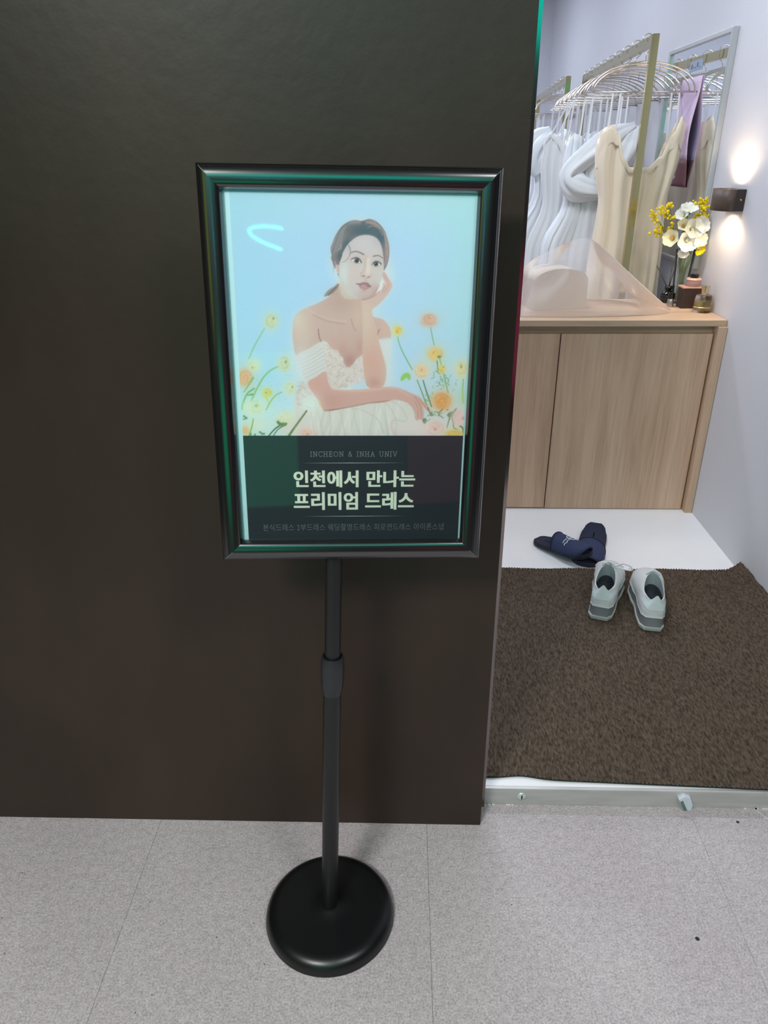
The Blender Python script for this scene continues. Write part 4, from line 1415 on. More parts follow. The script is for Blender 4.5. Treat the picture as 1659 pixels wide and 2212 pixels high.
slipper('navy open-toe slipper with white script embroidery, lying over the other slipper', (0.494, 2.415), (0.642, 2.238), FZ + 0.004, 0.13)
slipper('plain-looking navy slipper half under its mate, heel towards the cabinet', (0.722, 2.478), (0.632, 2.232), FZ + 0.0005, 0.0, False, 0.12, 0.60, 1.22)

# ------------------------------------------------------------------ sconce on the right wall
M['bronze'] = mat('dark bronze paint', (84, 66, 58), 0.5)
M['bronze_d'] = mat('darker bronze box', (56, 42, 38), 0.5)
M['brass'] = mat('brass', (214, 180, 110), 0.25, 1.0)
sc0 = (RX, 2.80, 1.195)
scn = thing('wall_sconce', 'small bronze up-and-down wall lamp glowing above the cabinet', 'wall lamp', sc0)
Y0, Y1, ZB, ZT = 2.735, 2.865, 1.160, 1.229
MB().box((1.118, Y0, ZB), (RX - 0.0005, Y1, ZT), 0.0015).build('mounting_box', M['bronze_d'], scn)
arc = []
for k in range(17):
    a = math.pi * k / 16
    arc.append((1.118 - 0.044 * math.sin(a) ** 0.7, (Y0 + Y1) / 2 - (Y1 - Y0) / 2 * math.cos(a)))
sh = MB().rows([[(x, y, ZB) for x, y in arc], [(x, y, ZT) for x, y in arc]]).build('shade', M['bronze'], scn, True)
so = sh.modifiers.new('thick', 'SOLIDIFY')
so.thickness = 0.003
so.offset = 1
for z in (ZB + 0.012, ZT - 0.012):
    MB().prism([(x + 0.004, y) for x, y in arc], lambda u, v, d: (u, v, d), z - 0.002, z + 0.002).build('lamp_glass', emis('warm lamp', (255, 214, 160), 14), scn)
MB().lathe([(0.0003, 0), (0.004, 0), (0.003, 0.0025), (0.0003, 0.003)], (0, 0, 0), 12).xf(lambda x, y, z: (1.137 + x, Y0 - z, 1.196 + y)).build('screw', M['brass'], scn, True)
for nm, z, rx in (('sconce_up_lamp', ZT + 0.002, math.pi), ('sconce_down_lamp', ZB - 0.002, 0.0)):
    d = bpy.data.lights.new(nm, 'SPOT')
    d.energy = 2.7
    d.color = (1.0, 0.78, 0.52)
    d.spot_size = math.radians(150)
    d.spot_blend = 0.5
    d.shadow_soft_size = 0.02
    lo = bpy.data.objects.new(nm, d)
    lo.location = (1.108, 2.80, z)
    lo.rotation_euler = (rx, 0, 0)
    COL.objects.link(lo)

# ------------------------------------------------------------------ mirror with notices
M['mirror'] = mat('mirror glass', (236, 240, 244), 0.03, 1.0)
M['chrome'] = mat('polished chrome', (215, 215, 215), 0.4, 1.0)
MY0, MY1, MZ0, MZ1 = 3.045, 3.735, 0.93, 1.735
mir = thing('wall_mirror', 'chrome-framed mirror on the white wall behind the dress rack', 'mirror', (RX, (MY0 + MY1) / 2, MZ0))
MB().box((RX - 0.012, MY0 + 0.012, MZ0 + 0.012), (RX - 0.0005, MY1 - 0.012, MZ1 - 0.012)).build('glass', M['mirror'], mir)
for a, b in (((MY0, MZ0), (MY0 + 0.016, MZ1)), ((MY1 - 0.016, MZ0), (MY1, MZ1)), ((MY0 + 0.016, MZ1 - 0.016), (MY1 - 0.016, MZ1)), ((MY0 + 0.016, MZ0), (MY1 - 0.016, MZ0 + 0.016))):
    MB().box((RX - 0.022, a[0], a[1]), (RX - 0.0004, b[0], b[1]), 0.002).build('frame_bar', M['chrome'], mir)
M['pink'] = mat('pink printed card', (230, 204, 234), 0.6)
M['pink_d'] = mat('mauve printed band', (126, 82, 92), 0.6)
M['pink_ink'] = mat('mauve printed lines', (160, 128, 168), 0.6)
crd = thing('leaflet', 'tall pink notice card with a mauve lower band, stuck on the mirror', 'notice', (RX - 0.02, 3.4, 1.21))


def cardp(y, z):
    return RX - 0.0145 - 0.018 * math.sin((z - 1.2) / 0.4 * math.pi) ** 2 * (0.4 + 0.6 * (3.52 - y) / 0.22)


rows_ = [[(cardp(y, z), y, z) for y in np.linspace(3.295, 3.52, 6)] for z in np.linspace(1.315, 1.61, 14)]
o = MB().rows(rows_).build('card', M['pink'], crd, True)
so = o.modifiers.new('thick', 'SOLIDIFY')
so.thickness = 0.0015
rows_ = [[(cardp(y, z), y, z) for y in np.linspace(3.295, 3.52, 6)] for z in np.linspace(1.215, 1.3148, 7)]
o = MB().rows(rows_).build('lower_band', M['pink_d'], crd, True)
so = o.modifiers.new('thick', 'SOLIDIFY')
so.thickness = 0.0015
for k, (z, a, b) in enumerate([(1.505, 3.42, 3.50), (1.488, 3.36, 3.50), (1.470, 3.33, 3.49), (1.452, 3.36, 3.50), (1.43, 3.33, 3.47), (1.385, 3.36, 3.50), (1.365, 3.33, 3.48)]):
    MB().rows([[(cardp(y, zz) - 0.0012, y, zz) for y in np.linspace(a, b, 5)] for zz in (z, z + 0.0022)]).build('printed_line', M['pink_ink'], crd)
MB().lathe([(0.0003, 0), (0.007, 0), (0.006, 0.001), (0.0003, 0.0012)], (0, 0, 0), 12).xf(lambda x, y, z: (cardp(3.44, 1.25) - 0.002 - z, 3.44 + x, 1.25 + y)).build('round_mark', mat('pale mark', (226, 206, 206), 0.6), crd)
lbl = thing('mirror_label', 'small grey label near the top of the mirror', 'label', (RX - 0.0125, 3.4, 1.63))
MB().box((RX - 0.0135, 3.325, 1.632), (RX - 0.0122, 3.465, 1.668)).build('plate', mat('grey label', (150, 164, 184), 0.5), lbl)
for k in range(5):
    y = 3.44 - 0.021 * k
    MB().box((RX - 0.0140, y - 0.007, 1.641 + 0.003 * (k % 2)), (RX - 0.0136, y + 0.006, 1.644 + 0.003 * (k % 2) + 0.012 * (k % 3 == 0))).build('printed_mark', mat('label ink', (88, 98, 120), 0.5), lbl)

# ------------------------------------------------------------------ dress racks
M['gold'] = mat('pale gold tube', (196, 184, 138), 0.16, 1.0)
M['wire'] = mat('champagne wire', (228, 218, 208), 0.25, 1.0)
RA, RB_, RZ = Vector((0.915, 3.22, 0)), Vector((0.995, 4.75, 0)), 1.735
rdir = (RB_ - RA).normalized()
rnor = Vector((rdir.y, -rdir.x, 0))
RLEN = (RB_ - RA).length


def rail(t):
    return RA + rdir * t


def rk(u, v, z):       # along, across, up
    p = RA + rdir * u + rnor * v
    return (p.x, p.y, z)


rack = thing('dress_rack', 'pale gold clothes rail full of wedding gowns behind the cabinet', 'clothes rack', (RA.x, RA.y, FZ), 'gold dress racks')
for u in (0.0, RLEN):
    MB().box((u - 0.0135, -0.0135, FZ), (u + 0.0135, 0.0135, RZ), 0.0015).xf(rk).build('post', M['gold'], rack)
    MB().box((u - 0.015, -0.19, FZ), (u + 0.015, -0.0137, FZ + 0.026), 0.0015).xf(rk).build('foot', M['gold'], rack)
    MB().box((u - 0.015, 0.0137, FZ), (u + 0.015, 0.13, FZ + 0.026), 0.0015).xf(rk).build('foot', M['gold'], rack)
MB().box((0.0137, -0.0125, RZ - 0.036), (RLEN - 0.0137, 0.0125, RZ - 0.001), 0.0015).xf(rk).build('top_rail', M['gold'], rack)
MB().box((0.0137, -0.011, FZ + 0.06), (RLEN - 0.0137, 0.011, FZ + 0.085), 0.0015).xf(rk).build('bottom_rail', M['gold'], rack)
rack2 = copy_tree(rack)
rack2.location = (RA.x, RA.y + 1.60, FZ)
rack2['label'] = 'farther pale gold clothes rail continuing behind the first one'

HZ = RZ - 0.001      # rail top


def make_hanger():
    t = thing('dress_hanger', '', 'hanger', (0, 0, 0), 'arched wire gown hangers')
    hk = spline([(-0.022, 0, -0.012), (-0.020, 0, 0.004), (0.0, 0, 0.0145), (0.020, 0, 0.002), (0.019, 0, -0.030), (0.0, 0, -0.052), (0.0, 0, -0.078)], 6)
    MB().tube(hk, 0.002, 6).build('hook', M['wire'], t, True, world=False)
    for y, k in ((-0.011, 1.0), (0.011, 0.93)):
        MB().tube([(0.2 * k * math.cos(a), y, -0.178 + (0.1 * k) * math.sin(a)) for a in np.linspace(0, math.pi, 22)], 0.0034, 6).build('arch', M['wire'], t, True, world=False)
    MB().tube([(-0.215, 0, -0.178), (0.215, 0, -0.178)], 0.0036, 6).build('crossbar', M['wire'], t, True, world=False)
    for x in (-0.199, 0.199):
        MB().tube([(x, -0.02, -0.1785), (x, 0.02, -0.1785)], 0.0022, 6).build('end_bar', M['wire'], t, True, world=False)
    for x in (-0.13, -0.06, 0.06, 0.13):
        zt = -0.178 + 0.1 * math.sqrt(1 - (x / 0.2) ** 2)
        MB().tube([(x, -0.011, zt), (x, 0.011, zt - 0.006), (x, 0.011, zt - 0.03)], 0.0014, 5).build('strut', M['wire'], t, True, world=False)
    return t


SAT = {}
SAT['ivory'] = mat('ivory satin', (250, 232, 208), 0.36, bump=(14, 0.25, (1, 1, 0.3)), sheen=0.3)
SAT['white'] = mat('white organza', (243, 246, 251), 0.55, bump=(18, 0.3, (1, 1, 0.25)), sheen=0.3)
SAT['pearl'] = mat('pearl mikado', (240, 240, 240), 0.42, bump=(12, 0.25, (1, 1, 0.3)), sheen=0.3)
SAT['ribbon'] = mat('white hanging ribbon', (240, 240, 244), 0.6)


def gown(label, mt, prm, seed):
    """origin at the crossbar of its hanger; faces -Y"""
    r_ = random.Random(seed)
    t = thing('wedding_gown', label, 'dress', (0, 0, 0), 'wedding gowns on the racks')
    sh = prm.get('shift', 0.0)
    wb, ww, wh, whem = prm['w']
    zt, zw, zh, zb = prm['z']
    dep = prm.get('dep', 0.042)
    nf = prm.get('folds', 9)
    dip = prm.get('dip', 0.10)
    ph = [r_.uniform(0, 6.28) for _ in range(6)]
    N = 72

    ntab = prm.get('neck', [(-1, -0.03), (-0.85, 0.0), (-0.6, -0.01), (-0.3, -0.06), (0, -0.085), (0.3, -0.06), (0.6, -0.01), (0.85, 0.0), (1, -0.03)])

    def ztop(a):
        return zt + lerp_tab(ntab, math.cos(a)) - (0.025 * max(0, math.sin(a)))

    def ring(w, d, a, amp, s, skew=0.0):
        k = 1 + amp * (0.55 * math.sin(nf * a + ph[0] + 1.3 * s) + 0.3 * math.sin((nf * 2 + 1) * a + ph[1] - 1.1 * s) + 0.25 * math.sin(3 * a + ph[2] + 2 * s))
        ca_, sa_ = math.cos(a), math.sin(a)
        fd = amp * 0.24 * (math.sin(nf * 0.75 * ca_ * 3.1 + ph[3] + 1.5 * math.sin(2.6 * ca_ + ph[2]) + 0.8 * math.sin(2.2 * s + ph[4])) + 0.4 * math.sin(nf * 1.7 * ca_ * 3.1 + ph[5] + 2.0 * math.sin(3.1 * ca_ + ph[0])))
        yy = d * (1 + 1.2 * (k - 1)) * math.copysign(abs(sa_) ** 0.8, sa_) - fd * abs(sa_)
        return (sh + skew + w * k * math.copysign(abs(ca_) ** 0.8, ca_), 0.082 * math.tanh(yy / 0.082))
    lean = prm.get('lean', 0.0)
    rows_ = []
    nb = 9
    for i_ in range(nb + 1):
        s = i_ / nb
        row = []
        for k in range(N):
            a = math.tau * k / N
            w = lerp_tab([(0, wb * 0.97), (0.35, wb), (1, ww)], s)
            x, y = ring(w, dep * (1 - 0.13 * s), a, 0.03 + 0.05 * math.sin(math.pi * s) ** 0.7, 0.0, lean * s * 0.3)
            row.append((x, y, ztop(a) * (1 - s) + (zw + 0.025 * math.cos(2 * a)) * s))
        rows_.append(row)
    body_rows = rows_
    # fold-over cuff along the neckline
    if prm.get('cuff'):
        cr_ = []
        for i_, (off, dz) in enumerate([(1.0, 0.0), (1.06, 0.004), (1.10, -0.012), (1.10, -0.035), (1.04, -0.060)]):
            row = []
            for k in range(N):
                a = math.tau * k / N
                x, y = ring(wb * 0.97, dep, a, 0.03, 0, 0)
                row.append((sh + (x - sh) * (1 + (off - 1) * 0.6), y * off * 1.05, ztop(a) + dz * (1.0 + 0.7 * math.sin(2 * a + ph[3]))))
            cr_.append(row)
        MB().rows(cr_, True).build('neckline_cuff', mt, t, True, world=False)
    rows_ = []
    ns = 22
    for i_ in range(1, ns + 1):
        s = i_ / ns
        z = zw + (zb - zw) * s
        row = []
        sh_h = (zw - zh) / (zw - zb)
        for k in range(N):
            a = math.tau * k / N
            w = lerp_tab([(0, ww), (sh_h, wh), (1, whem)], s)
            d = lerp_tab([(0, dep * 0.87), (sh_h, dep * 1.15), (1, min(0.062, dep * 1.5))], s)
            x, y = ring(w, d, a, 0.03 + prm.get('amp', 0.10) * min(1, s * 1.8), s * 1.5, lean * (0.3 + 0.7 * s))
            row.append((x, y, z + 0.025 * math.cos(2 * a) * (1 - s)))
        rows_.append(row)
    so = MB().rows(body_rows + rows_, True).build('dress_body', mt, t, True, world=False).modifiers.new('thick', 'SOLIDIFY')
    so.thickness = 0.002
    for x in prm.get('straps', (-0.11, -0.07, 0.07, 0.11)):
        xx = sh + x * wb / 0.16
        xb = max(-0.205, min(0.205, xx * 0.95))
        zz = ztop(-math.acos(max(-1, min(1, x / 0.17))))
        MB().box((-0.0035, -0.0006, 0), (0.0035, 0.0006, 1)).xf(lambda a, b, c: (a + xb + (xx - xb) * (1 - c), b - 0.004 * (1 - c), (zz - 0.02) * (1 - c) + 0.002 * c)).build('hanging_ribbon', SAT['ribbon'], t, world=False)
    for path, rad in prm.get('sleeves', []):
        P = spline(path, 7)
        n = len(P)
        rr = [lerp_tab([(i_ / (len(rad) - 1), v) for i_, v in enumerate(rad)], q / (n - 1)) for q in range(n)]
        rows2 = []
        for q, p in enumerate(P):
            p2 = P[min(q + 1, n - 1)]
            p1_ = P[max(q - 1, 0)]
            tx, tz = p2[0] - p1_[0], p2[2] - p1_[2]
            L = math.hypot(tx, tz) or 1
            nx_, nz_ = -tz / L, tx / L
            row = []
            for k in range(26):
                a = math.tau * k / 26
                kk = 1 + 0.26 * math.sin(4 * a + q * 0.15 + ph[4]) + 0.14 * math.sin(9 * a - q * 0.2 + ph[5])
                row.append((p[0] + nx_ * math.cos(a) * rr[q] * kk, p[1] + math.sin(a) * min(0.03, rr[q] * 0.6) * kk, p[2] + nz_ * math.cos(a) * rr[q] * kk))
            rows2.append(row)
        MB().rows(rows2, True, True, True).build('sleeve', mt, t, True, world=False)
    return t


hanger0 = make_hanger()
CB = HZ - 0.178       # height of a crossbar
slots = [0.10, 0.28, 0.45, 0.62, 0.79, 0.96, 1.13, 1.30, 1.45]
rots = [0.0, 0.03, -0.02, 0.05, 0.10, 0.15, 0.22, 0.30, 0.38]
ordw = ['nearest the camera', 'second', 'third', 'fourth', 'fifth', 'sixth', 'seventh', 'eighth', 'farthest']
G = []
G.append(gown('ivory satin strapless gown with a folded deep neckline, hanging nearest the rack post', SAT['ivory'], dict(w=(0.166, 0.138, 0.150, 0.172), z=(-0.115, -0.42, -0.62, -1.36), neck=[(-1, -0.05), (-0.88, -0.01), (-0.7, 0.0), (-0.52, -0.03), (-0.34, -0.115), (-0.15, -0.15), (0.15, -0.15), (0.4, -0.11), (0.65, -0.03), (0.85, 0.03), (1, 0.01)], cuff=True, folds=7, amp=0.09, shift=0.018, straps=(-0.13, -0.10, 0.10, 0.13)), 1))
G.append(gown('white gown with big draped off-shoulder sleeves, right behind the ivory satin one', SAT['white'], dict(w=(0.135, 0.115, 0.19, 0.24), z=(-0.135, -0.42, -0.6, -1.38), dip=0.05, folds=17, amp=0.10, shift=-0.115, lean=-0.03, straps=(-0.10, -0.06, 0.09, 0.12),
         sleeves=[([(0.02, -0.035, -0.105), (-0.09, -0.048, -0.165), (-0.24, -0.052, -0.285), (-0.20, -0.05, -0.34), (-0.10, -0.046, -0.36)], (0.012, 0.040, 0.030, 0.046, 0.03)),
                  ([(0.03, -0.03, -0.11), (0.0, -0.05, -0.19), (-0.03, -0.05, -0.29), (-0.01, -0.045, -0.36)], (0.012, 0.042, 0.036, 0.012))]), 2))
G.append(gown('pearl white gown with a soft cowl neckline, third from the near rack post', SAT['pearl'], dict(w=(0.15, 0.12, 0.17, 0.25), z=(-0.13, -0.44, -0.62, -1.38), dip=0.07, cuff=True, folds=11, amp=0.10, shift=-0.17, lean=-0.06, straps=(-0.11, -0.06, 0.08, 0.11)), 3))
G.append(gown('white ball gown with puffed sleeves, fourth from the near rack post', SAT['white'], dict(w=(0.14, 0.12, 0.22, 0.28), z=(-0.12, -0.40, -0.6, -1.38), dip=0.05, folds=13, amp=0.12, shift=-0.20, lean=-0.05, straps=(-0.10, -0.05, 0.06, 0.1),
         sleeves=[([(-0.28, -0.02, -0.12), (-0.34, -0.03, -0.17), (-0.36, -0.03, -0.24), (-0.33, -0.03, -0.30)], (0.02, 0.05, 0.05, 0.02))]), 4))
G.append(gown('ivory gown with narrow skirt, fifth from the near rack post', SAT['ivory'], dict(w=(0.15, 0.13, 0.17, 0.2), z=(-0.125, -0.42, -0.62, -1.36), dip=0.08, folds=8, amp=0.08, shift=-0.04), 5))
G.append(gown('white organza gown, sixth from the near rack post', SAT['white'], dict(w=(0.15, 0.12, 0.18, 0.22), z=(-0.10, -0.42, -0.62, -1.36), dip=0.09, folds=12, amp=0.10, shift=-0.06, lean=-0.05), 6))
for i_, g in enumerate(G):
    p = rail(slots[i_])
    g.location = (p.x, p.y, CB - 0.002)
    g.rotation_euler = (0, 0, rots[i_])
used = False
for i_, u in enumerate(slots):
    h = hanger0 if not used else copy_tree(hanger0)
    used = True
    p = rail(u)
    h.location = (p.x, p.y, HZ)
    h.rotation_euler = (0, 0, rots[i_])
    h['label'] = ('champagne arched wire hanger on the gold rail, ' + (ordw[i_] + ' one' if i_ in (0, 8) else ordw[i_] + ' from the near post'))
far_src = [G[4], G[5], G[2]]
for i_, u in enumerate(slots[6:8]):
    c = copy_tree([G[4], G[5], G[2]][i_])
    p = rail(u)
    c.location = (p.x - 0.05, p.y, CB - 0.002)
    c.rotation_euler = (0, 0, rots[6 + i_])
    c['label'] = ['ivory narrow gown, third from the far end of the near rail', 'white organza gown, second from the far end of the near rail', 'pearl white gown at the far end of the near rail'][i_]
for i_, u in enumerate((1.80, 2.00, 2.20, 2.42)):
    p = Vector((RA.x, RA.y + 1.60, 0)) + rdir * (u - 1.6)
    h = copy_tree(hanger0)
    h.location = (p.x, p.y, HZ)
    h.rotation_euler = (0, 0, 0.5)
    h['label'] = 'arched wire hanger on the farther rail, number %s from its near end' % ['one', 'two', 'three', 'four'][i_]
    c = copy_tree([G[5], G[4], G[5], G[2]][i_])
    c.location = (p.x, p.y, CB - 0.002)
    c.rotation_euler = (0, 0, 0.5)
    c['label'] = 'gown on the farther rail, number %s from its near end' % ['one', 'two', 'three', 'four'][i_]

# ------------------------------------------------------------------ things on the cabinet
M['box'] = mat('beige coated paper', (216, 200, 180), 0.5)
ya = 0.17


def BXf(u, v, z):
    return (0.489 + u * math.cos(ya) - v * math.sin(ya), 2.868 + u * math.sin(ya) + v * math.cos(ya), z)


bx = thing('arched_box', 'beige round-topped gift box under the frosted plastic sheet', 'box', BXf(0.105, 0.07, CT))
poly = [(0.0, CT + 0.0005), (0.210, CT + 0.0005), (0.208, CT + 0.108)] + [(0.104 + 0.104 * math.cos(a), CT + 0.108 + 0.042 * math.sin(a)) for a in np.linspace(0.12, math.pi - 0.12, 15)] + [(0.0, CT + 0.108)]
MB().prism(poly, lambda u, v, d: BXf(u, d, v), 0.004, 0.14).build('body', M['box'], bx)
MB().prism([(0.104 + (u - 0.104) * 1.0, v) for u, v in poly], lambda u, v, d: BXf(u, d, v), 0.0, 0.0035).build('front_panel', M['box'], bx)

M['frost'] = film('frosted plastic sheet', (244, 242, 250), 0.26, 1.18, 0.3, 0.5)
shc = thing('plastic_cover', 'frosted plastic sheet draped like a tent over the beige box', 'plastic sheet', (0.7, 2.9, CT))
ridge = spline([(0.375, 2.93, CT + 0.004), (0.425, 2.94, CT + 0.09), (0.475, 2.95, CT + 0.165), (0.56, 2.955, CT + 0.212), (0.650, 2.96, CT + 0.247), (0.700, 2.955, CT + 0.246), (0.755, 2.94, CT + 0.208), (0.84, 2.90, CT + 0.134), (0.93, 2.865, CT + 0.060), (1.000, 2.835, CT + 0.004)], 6)
n = len(ridge)
fhem = spline([(0.385, 2.76, CT + 0.002), (0.45, 2.742, CT + 0.003), (0.60, 2.735, CT + 0.0025), (0.76, 2.745, CT + 0.003), (0.90, 2.775, CT + 0.002), (1.000, 2.825, CT + 0.002)], 11)
bhem = spline([(0.385, 3.05, CT + 0.002), (0.60, 3.10, CT + 0.002), (0.85, 3.09, CT + 0.002), (0.985, 2.90, CT + 0.002)], 18)


def at(c, t):
    f = t * (len(c) - 1)
    i_ = min(int(f), len(c) - 2)
    k = f - i_
    return [c[i_][q] * (1 - k) + c[i_ + 1][q] * k for q in range(3)]


def drape(hem, sgn):
    rows_ = []
    for q in range(14):
        s = q / 13
        row = []
        for k in range(61):
            t = k / 60
            a, b = at(ridge, t), at(hem, t)
            e = s
            p = [a[c] * (1 - e) + b[c] * e for c in range(3)]
            bulge = 0.022 * math.sin(math.pi * s) * math.sin(math.pi * t)
            fold = 0.007 * math.sin(11 * t * math.pi + 2 * s) * math.sin(math.pi * min(1, s * 1.2)) * math.sin(math.pi * t)
            p[1] += sgn * (bulge + fold) * (1 if s < 0.999 else 0)
            p[2] += (0.012 * math.sin(math.pi * s) * math.sin(math.pi * t) + 0.5 * fold) * (1 if s < 0.999 else 0)
            p[2] = max(p[2], CT + 0.0015)
            row.append(tuple(p))
        rows_.append(row)
    return MB().rows(rows_)


drape(fhem, -1).build('front_fall', M['frost'], shc, True)
drape(bhem, 1).build('back_fall', film('thin frosted plastic', (244, 242, 250), 0.10, 1.15, 0.3, 0.5), shc, True)
MB().tube([at(ridge, t) for t in np.linspace(0.52, 0.99, 20)], 0.0022, 6).build('folded_edge', film('folded plastic edge', (246, 240, 236), 0.7, 1.35, 0.15, 0.4), shc, True)

# reed diffuser
M['blackglass'] = mat('black glass', (16, 16, 18), 0.08, spec=0.6)
M['reed'] = mat('dark reed', (70, 66, 56), 0.7)
df = thing('reed_diffuser', 'round black glass reed diffuser with thin dark sticks', 'diffuser', (1.047, 3.045, CT))
MB().lathe([(0.002, 0.0), (0.022, 0.0), (0.027, 0.006), (0.0285, 0.018), (0.027, 0.030), (0.020, 0.041), (0.0125, 0.047), (0.0125, 0.062), (0.010, 0.064), (0.002, 0.064)], (1.047, 3.045, CT), 28).build('bottle', M['blackglass'], df, True, angle=50)
MB().lathe([(0.0134, 0.050), (0.0142, 0.050), (0.0142, 0.063), (0.0134, 0.063)], (1.047, 3.045, CT), 20, False, False).build('collar', M['base'], df, True)
for ex, ez in ((-0.056, 0.140), (-0.050, 0.134), (0.018, 0.140), (0.006, 0.128)):
    MB().tube([(1.047 + ex * 0.02, 3.045, CT + 0.05), (1.047 + ex, 3.045 + 0.01, CT + ez)], 0.0016, 6).build('reed', M['reed'], df, True)
# small dropper bottle
sb = thing('cosmetic_bottle', 'tiny dark-capped silver bottle beside the black diffuser', 'bottle', (1.029, 2.945, CT))
MB().lathe([(0.001, 0), (0.0115, 0), (0.012, 0.002), (0.012, 0.030), (0.0105, 0.032), (0.001, 0.032)], (1.029, 2.945, CT), 20).build('body', mat('silver pink metal', (176, 164, 164), 0.25, 0.8), sb, True, angle=40)
MB().lathe([(0.001, 0.0325), (0.0128, 0.0325), (0.0132, 0.034), (0.0125, 0.052), (0.010, 0.054), (0.001, 0.054)], (1.029, 2.945, CT), 20).build('cap', M['blackglass'], sb, True, angle=40)
# brown box and jar on it
M['brown'] = mat('dark brown box paper', (58, 42, 38), 0.5)
M['rose'] = mat('dusty rose lacquer', (206, 158, 142), 0.35)
bb = thing('perfume_box', 'dark brown square box with a rose rim, under the pink jar', 'box', (1.097, 2.93, CT))
MB().box((1.058, 2.908, CT), (1.136, 2.965, CT + 0.074), 0.0015).build('body', M['brown'], bb)
MB().box((1.055, 2.906, CT + 0.0742), (1.139, 2.967, CT + 0.080), 0.001).build('lid_rim', M['rose'], bb)
jr = thing('cream_jar', 'squat dusty pink jar with black cap, standing on the brown box', 'jar', (1.101, 2.936, CT + 0.080))
MB().lathe([(0.001, 0.0002), (0.0265, 0.0002), (0.0285, 0.003), (0.0265, 0.020), (0.0265, 0.0215), (0.001, 0.0215)], (1.101, 2.936, CT + 0.080), 28).build('body', mat('mauve jar glass', (168, 138, 134), 0.2), jr, True, angle=45)
MB().lathe([(0.001, 0.0216), (0.027, 0.0216), (0.028, 0.024), (0.024, 0.030), (0.001, 0.030)], (1.101, 2.936, CT + 0.080), 28).build('shoulder', M['rose'], jr, True, angle=45)
MB().lathe([(0.001, 0.0302), (0.0155, 0.0302), (0.016, 0.032), (0.0155, 0.042), (0.013, 0.0435), (0.001, 0.0435)], (1.101, 2.936, CT + 0.080), 24).build('cap', M['blackglass'], jr, True, angle=45)
# perfume bottle
M['glass'] = mat('clear glass', (250, 250, 250), 0.02, trans=1.0)
M['amber'] = mat('pale gold perfume', (222, 196, 130), 0.05, trans=0.75)
M['goldcap'] = mat('champagne gold', (226, 204, 160), 0.2, 1.0)
pb = thing('perfume_bottle', 'clear glass perfume bottle with gold liquid at the front corner', 'perfume', (1.113, 2.842, CT))
MB().lathe([(0.001, 0.0), (0.0305, 0.0), (0.032, 0.004), (0.0315, 0.030), (0.0305, 0.055), (0.028, 0.062), (0.012, 0.066), (0.009, 0.068), (0.001, 0.068)], (1.113, 2.842, CT), 32).build('glass', M['glass'], pb, True, angle=50)
MB().lathe([(0.001, 0.008), (0.026, 0.008), (0.0275, 0.012), (0.027, 0.040), (0.001, 0.040)], (1.113, 2.842, CT), 32).build('liquid', M['amber'], pb, True, angle=50)
MB().lathe([(0.0322, 0.018), (0.0326, 0.018), (0.0326, 0.022), (0.0322, 0.022)], (1.113, 2.842, CT), 32, False, False).build('gold_band', M['goldcap'], pb, True)
MB().lathe([(0.001, 0.0682), (0.0125, 0.0682), (0.013, 0.070), (0.012, 0.088), (0.0165, 0.090), (0.0165, 0.096), (0.001, 0.097)], (1.113, 2.842, CT), 24).build('cap', M['goldcap'], pb, True, angle=40)

# vase and flowers
VC = (1.088, 3.035, CT)
vs_t = thing('glass_vase', 'tall clear glass vase holding the flowers beside the wall', 'vase', VC)
vo = MB().lathe([(0.001, 0.0), (0.024, 0.0), (0.0255, 0.003), (0.028, 0.06), (0.033, 0.14), (0.038, 0.20), (0.0365, 0.20), (0.0315, 0.14), (0.0265, 0.06), (0.0235, 0.010), (0.001, 0.009)], VC, 32, True, True).build('glass', film('thin vase glass', (225, 235, 230), 0.06, 1.35, 0.03, 0.3), vs_t, True, angle=50)
MB().lathe([(0.001, 0.011), (0.0225, 0.011), (0.0255, 0.06), (0.030, 0.125), (0.001, 0.126)], VC, 28).build('water', film('vase water', (200, 216, 190), 0.12, 1.2, 0.02, 0.3), vs_t, True, angle=50)
M['stem'] = mat('green stem', (110, 138, 52), 0.55)
M['petal_w'] = mat('white freesia petal', (248, 246, 236), 0.5, sss=0.1)
M['petal_c'] = mat('cream freesia petal', (244, 236, 196), 0.5, sss=0.1)
M['petal_y'] = mat('yellow petal', (252, 222, 12), 0.5)
M['eye'] = mat('orange flower throat', (232, 168, 36), 0.6)


def bloom(mb, c, d, r, rnd, n=6):
    d = Vector(d).normalized()
    a = d.orthogonal().normalized()
    b = d.cross(a)
    a0 = rnd.uniform(0, 1)
    for k in range(n):
        an = a0 + math.tau * k / n
        rad = a * math.cos(an) + b * math.sin(an)
        tan = -a * math.sin(an) + b * math.cos(an)
        rows_ = []
        for i_ in range(6):
            s = i_ / 5
            ctr = Vector(c) + rad * (r * (0.12 + 0.95 * s)) + d * (r * (0.9 * math.sin(s * 1.6) - 0.35 + rnd.uniform(-0.02, 0.02)))
            w = r * 0.62 * math.sin(math.pi * min(0.97, 0.16 + s * 0.80)) ** 0.7
            rows_.append([ctr + tan * (w * u) + d * (0.16 * r * (1 - u * u) * -1) for u in (-1, -0.5, 0, 0.5, 1)])
        mb.rows(rows_)


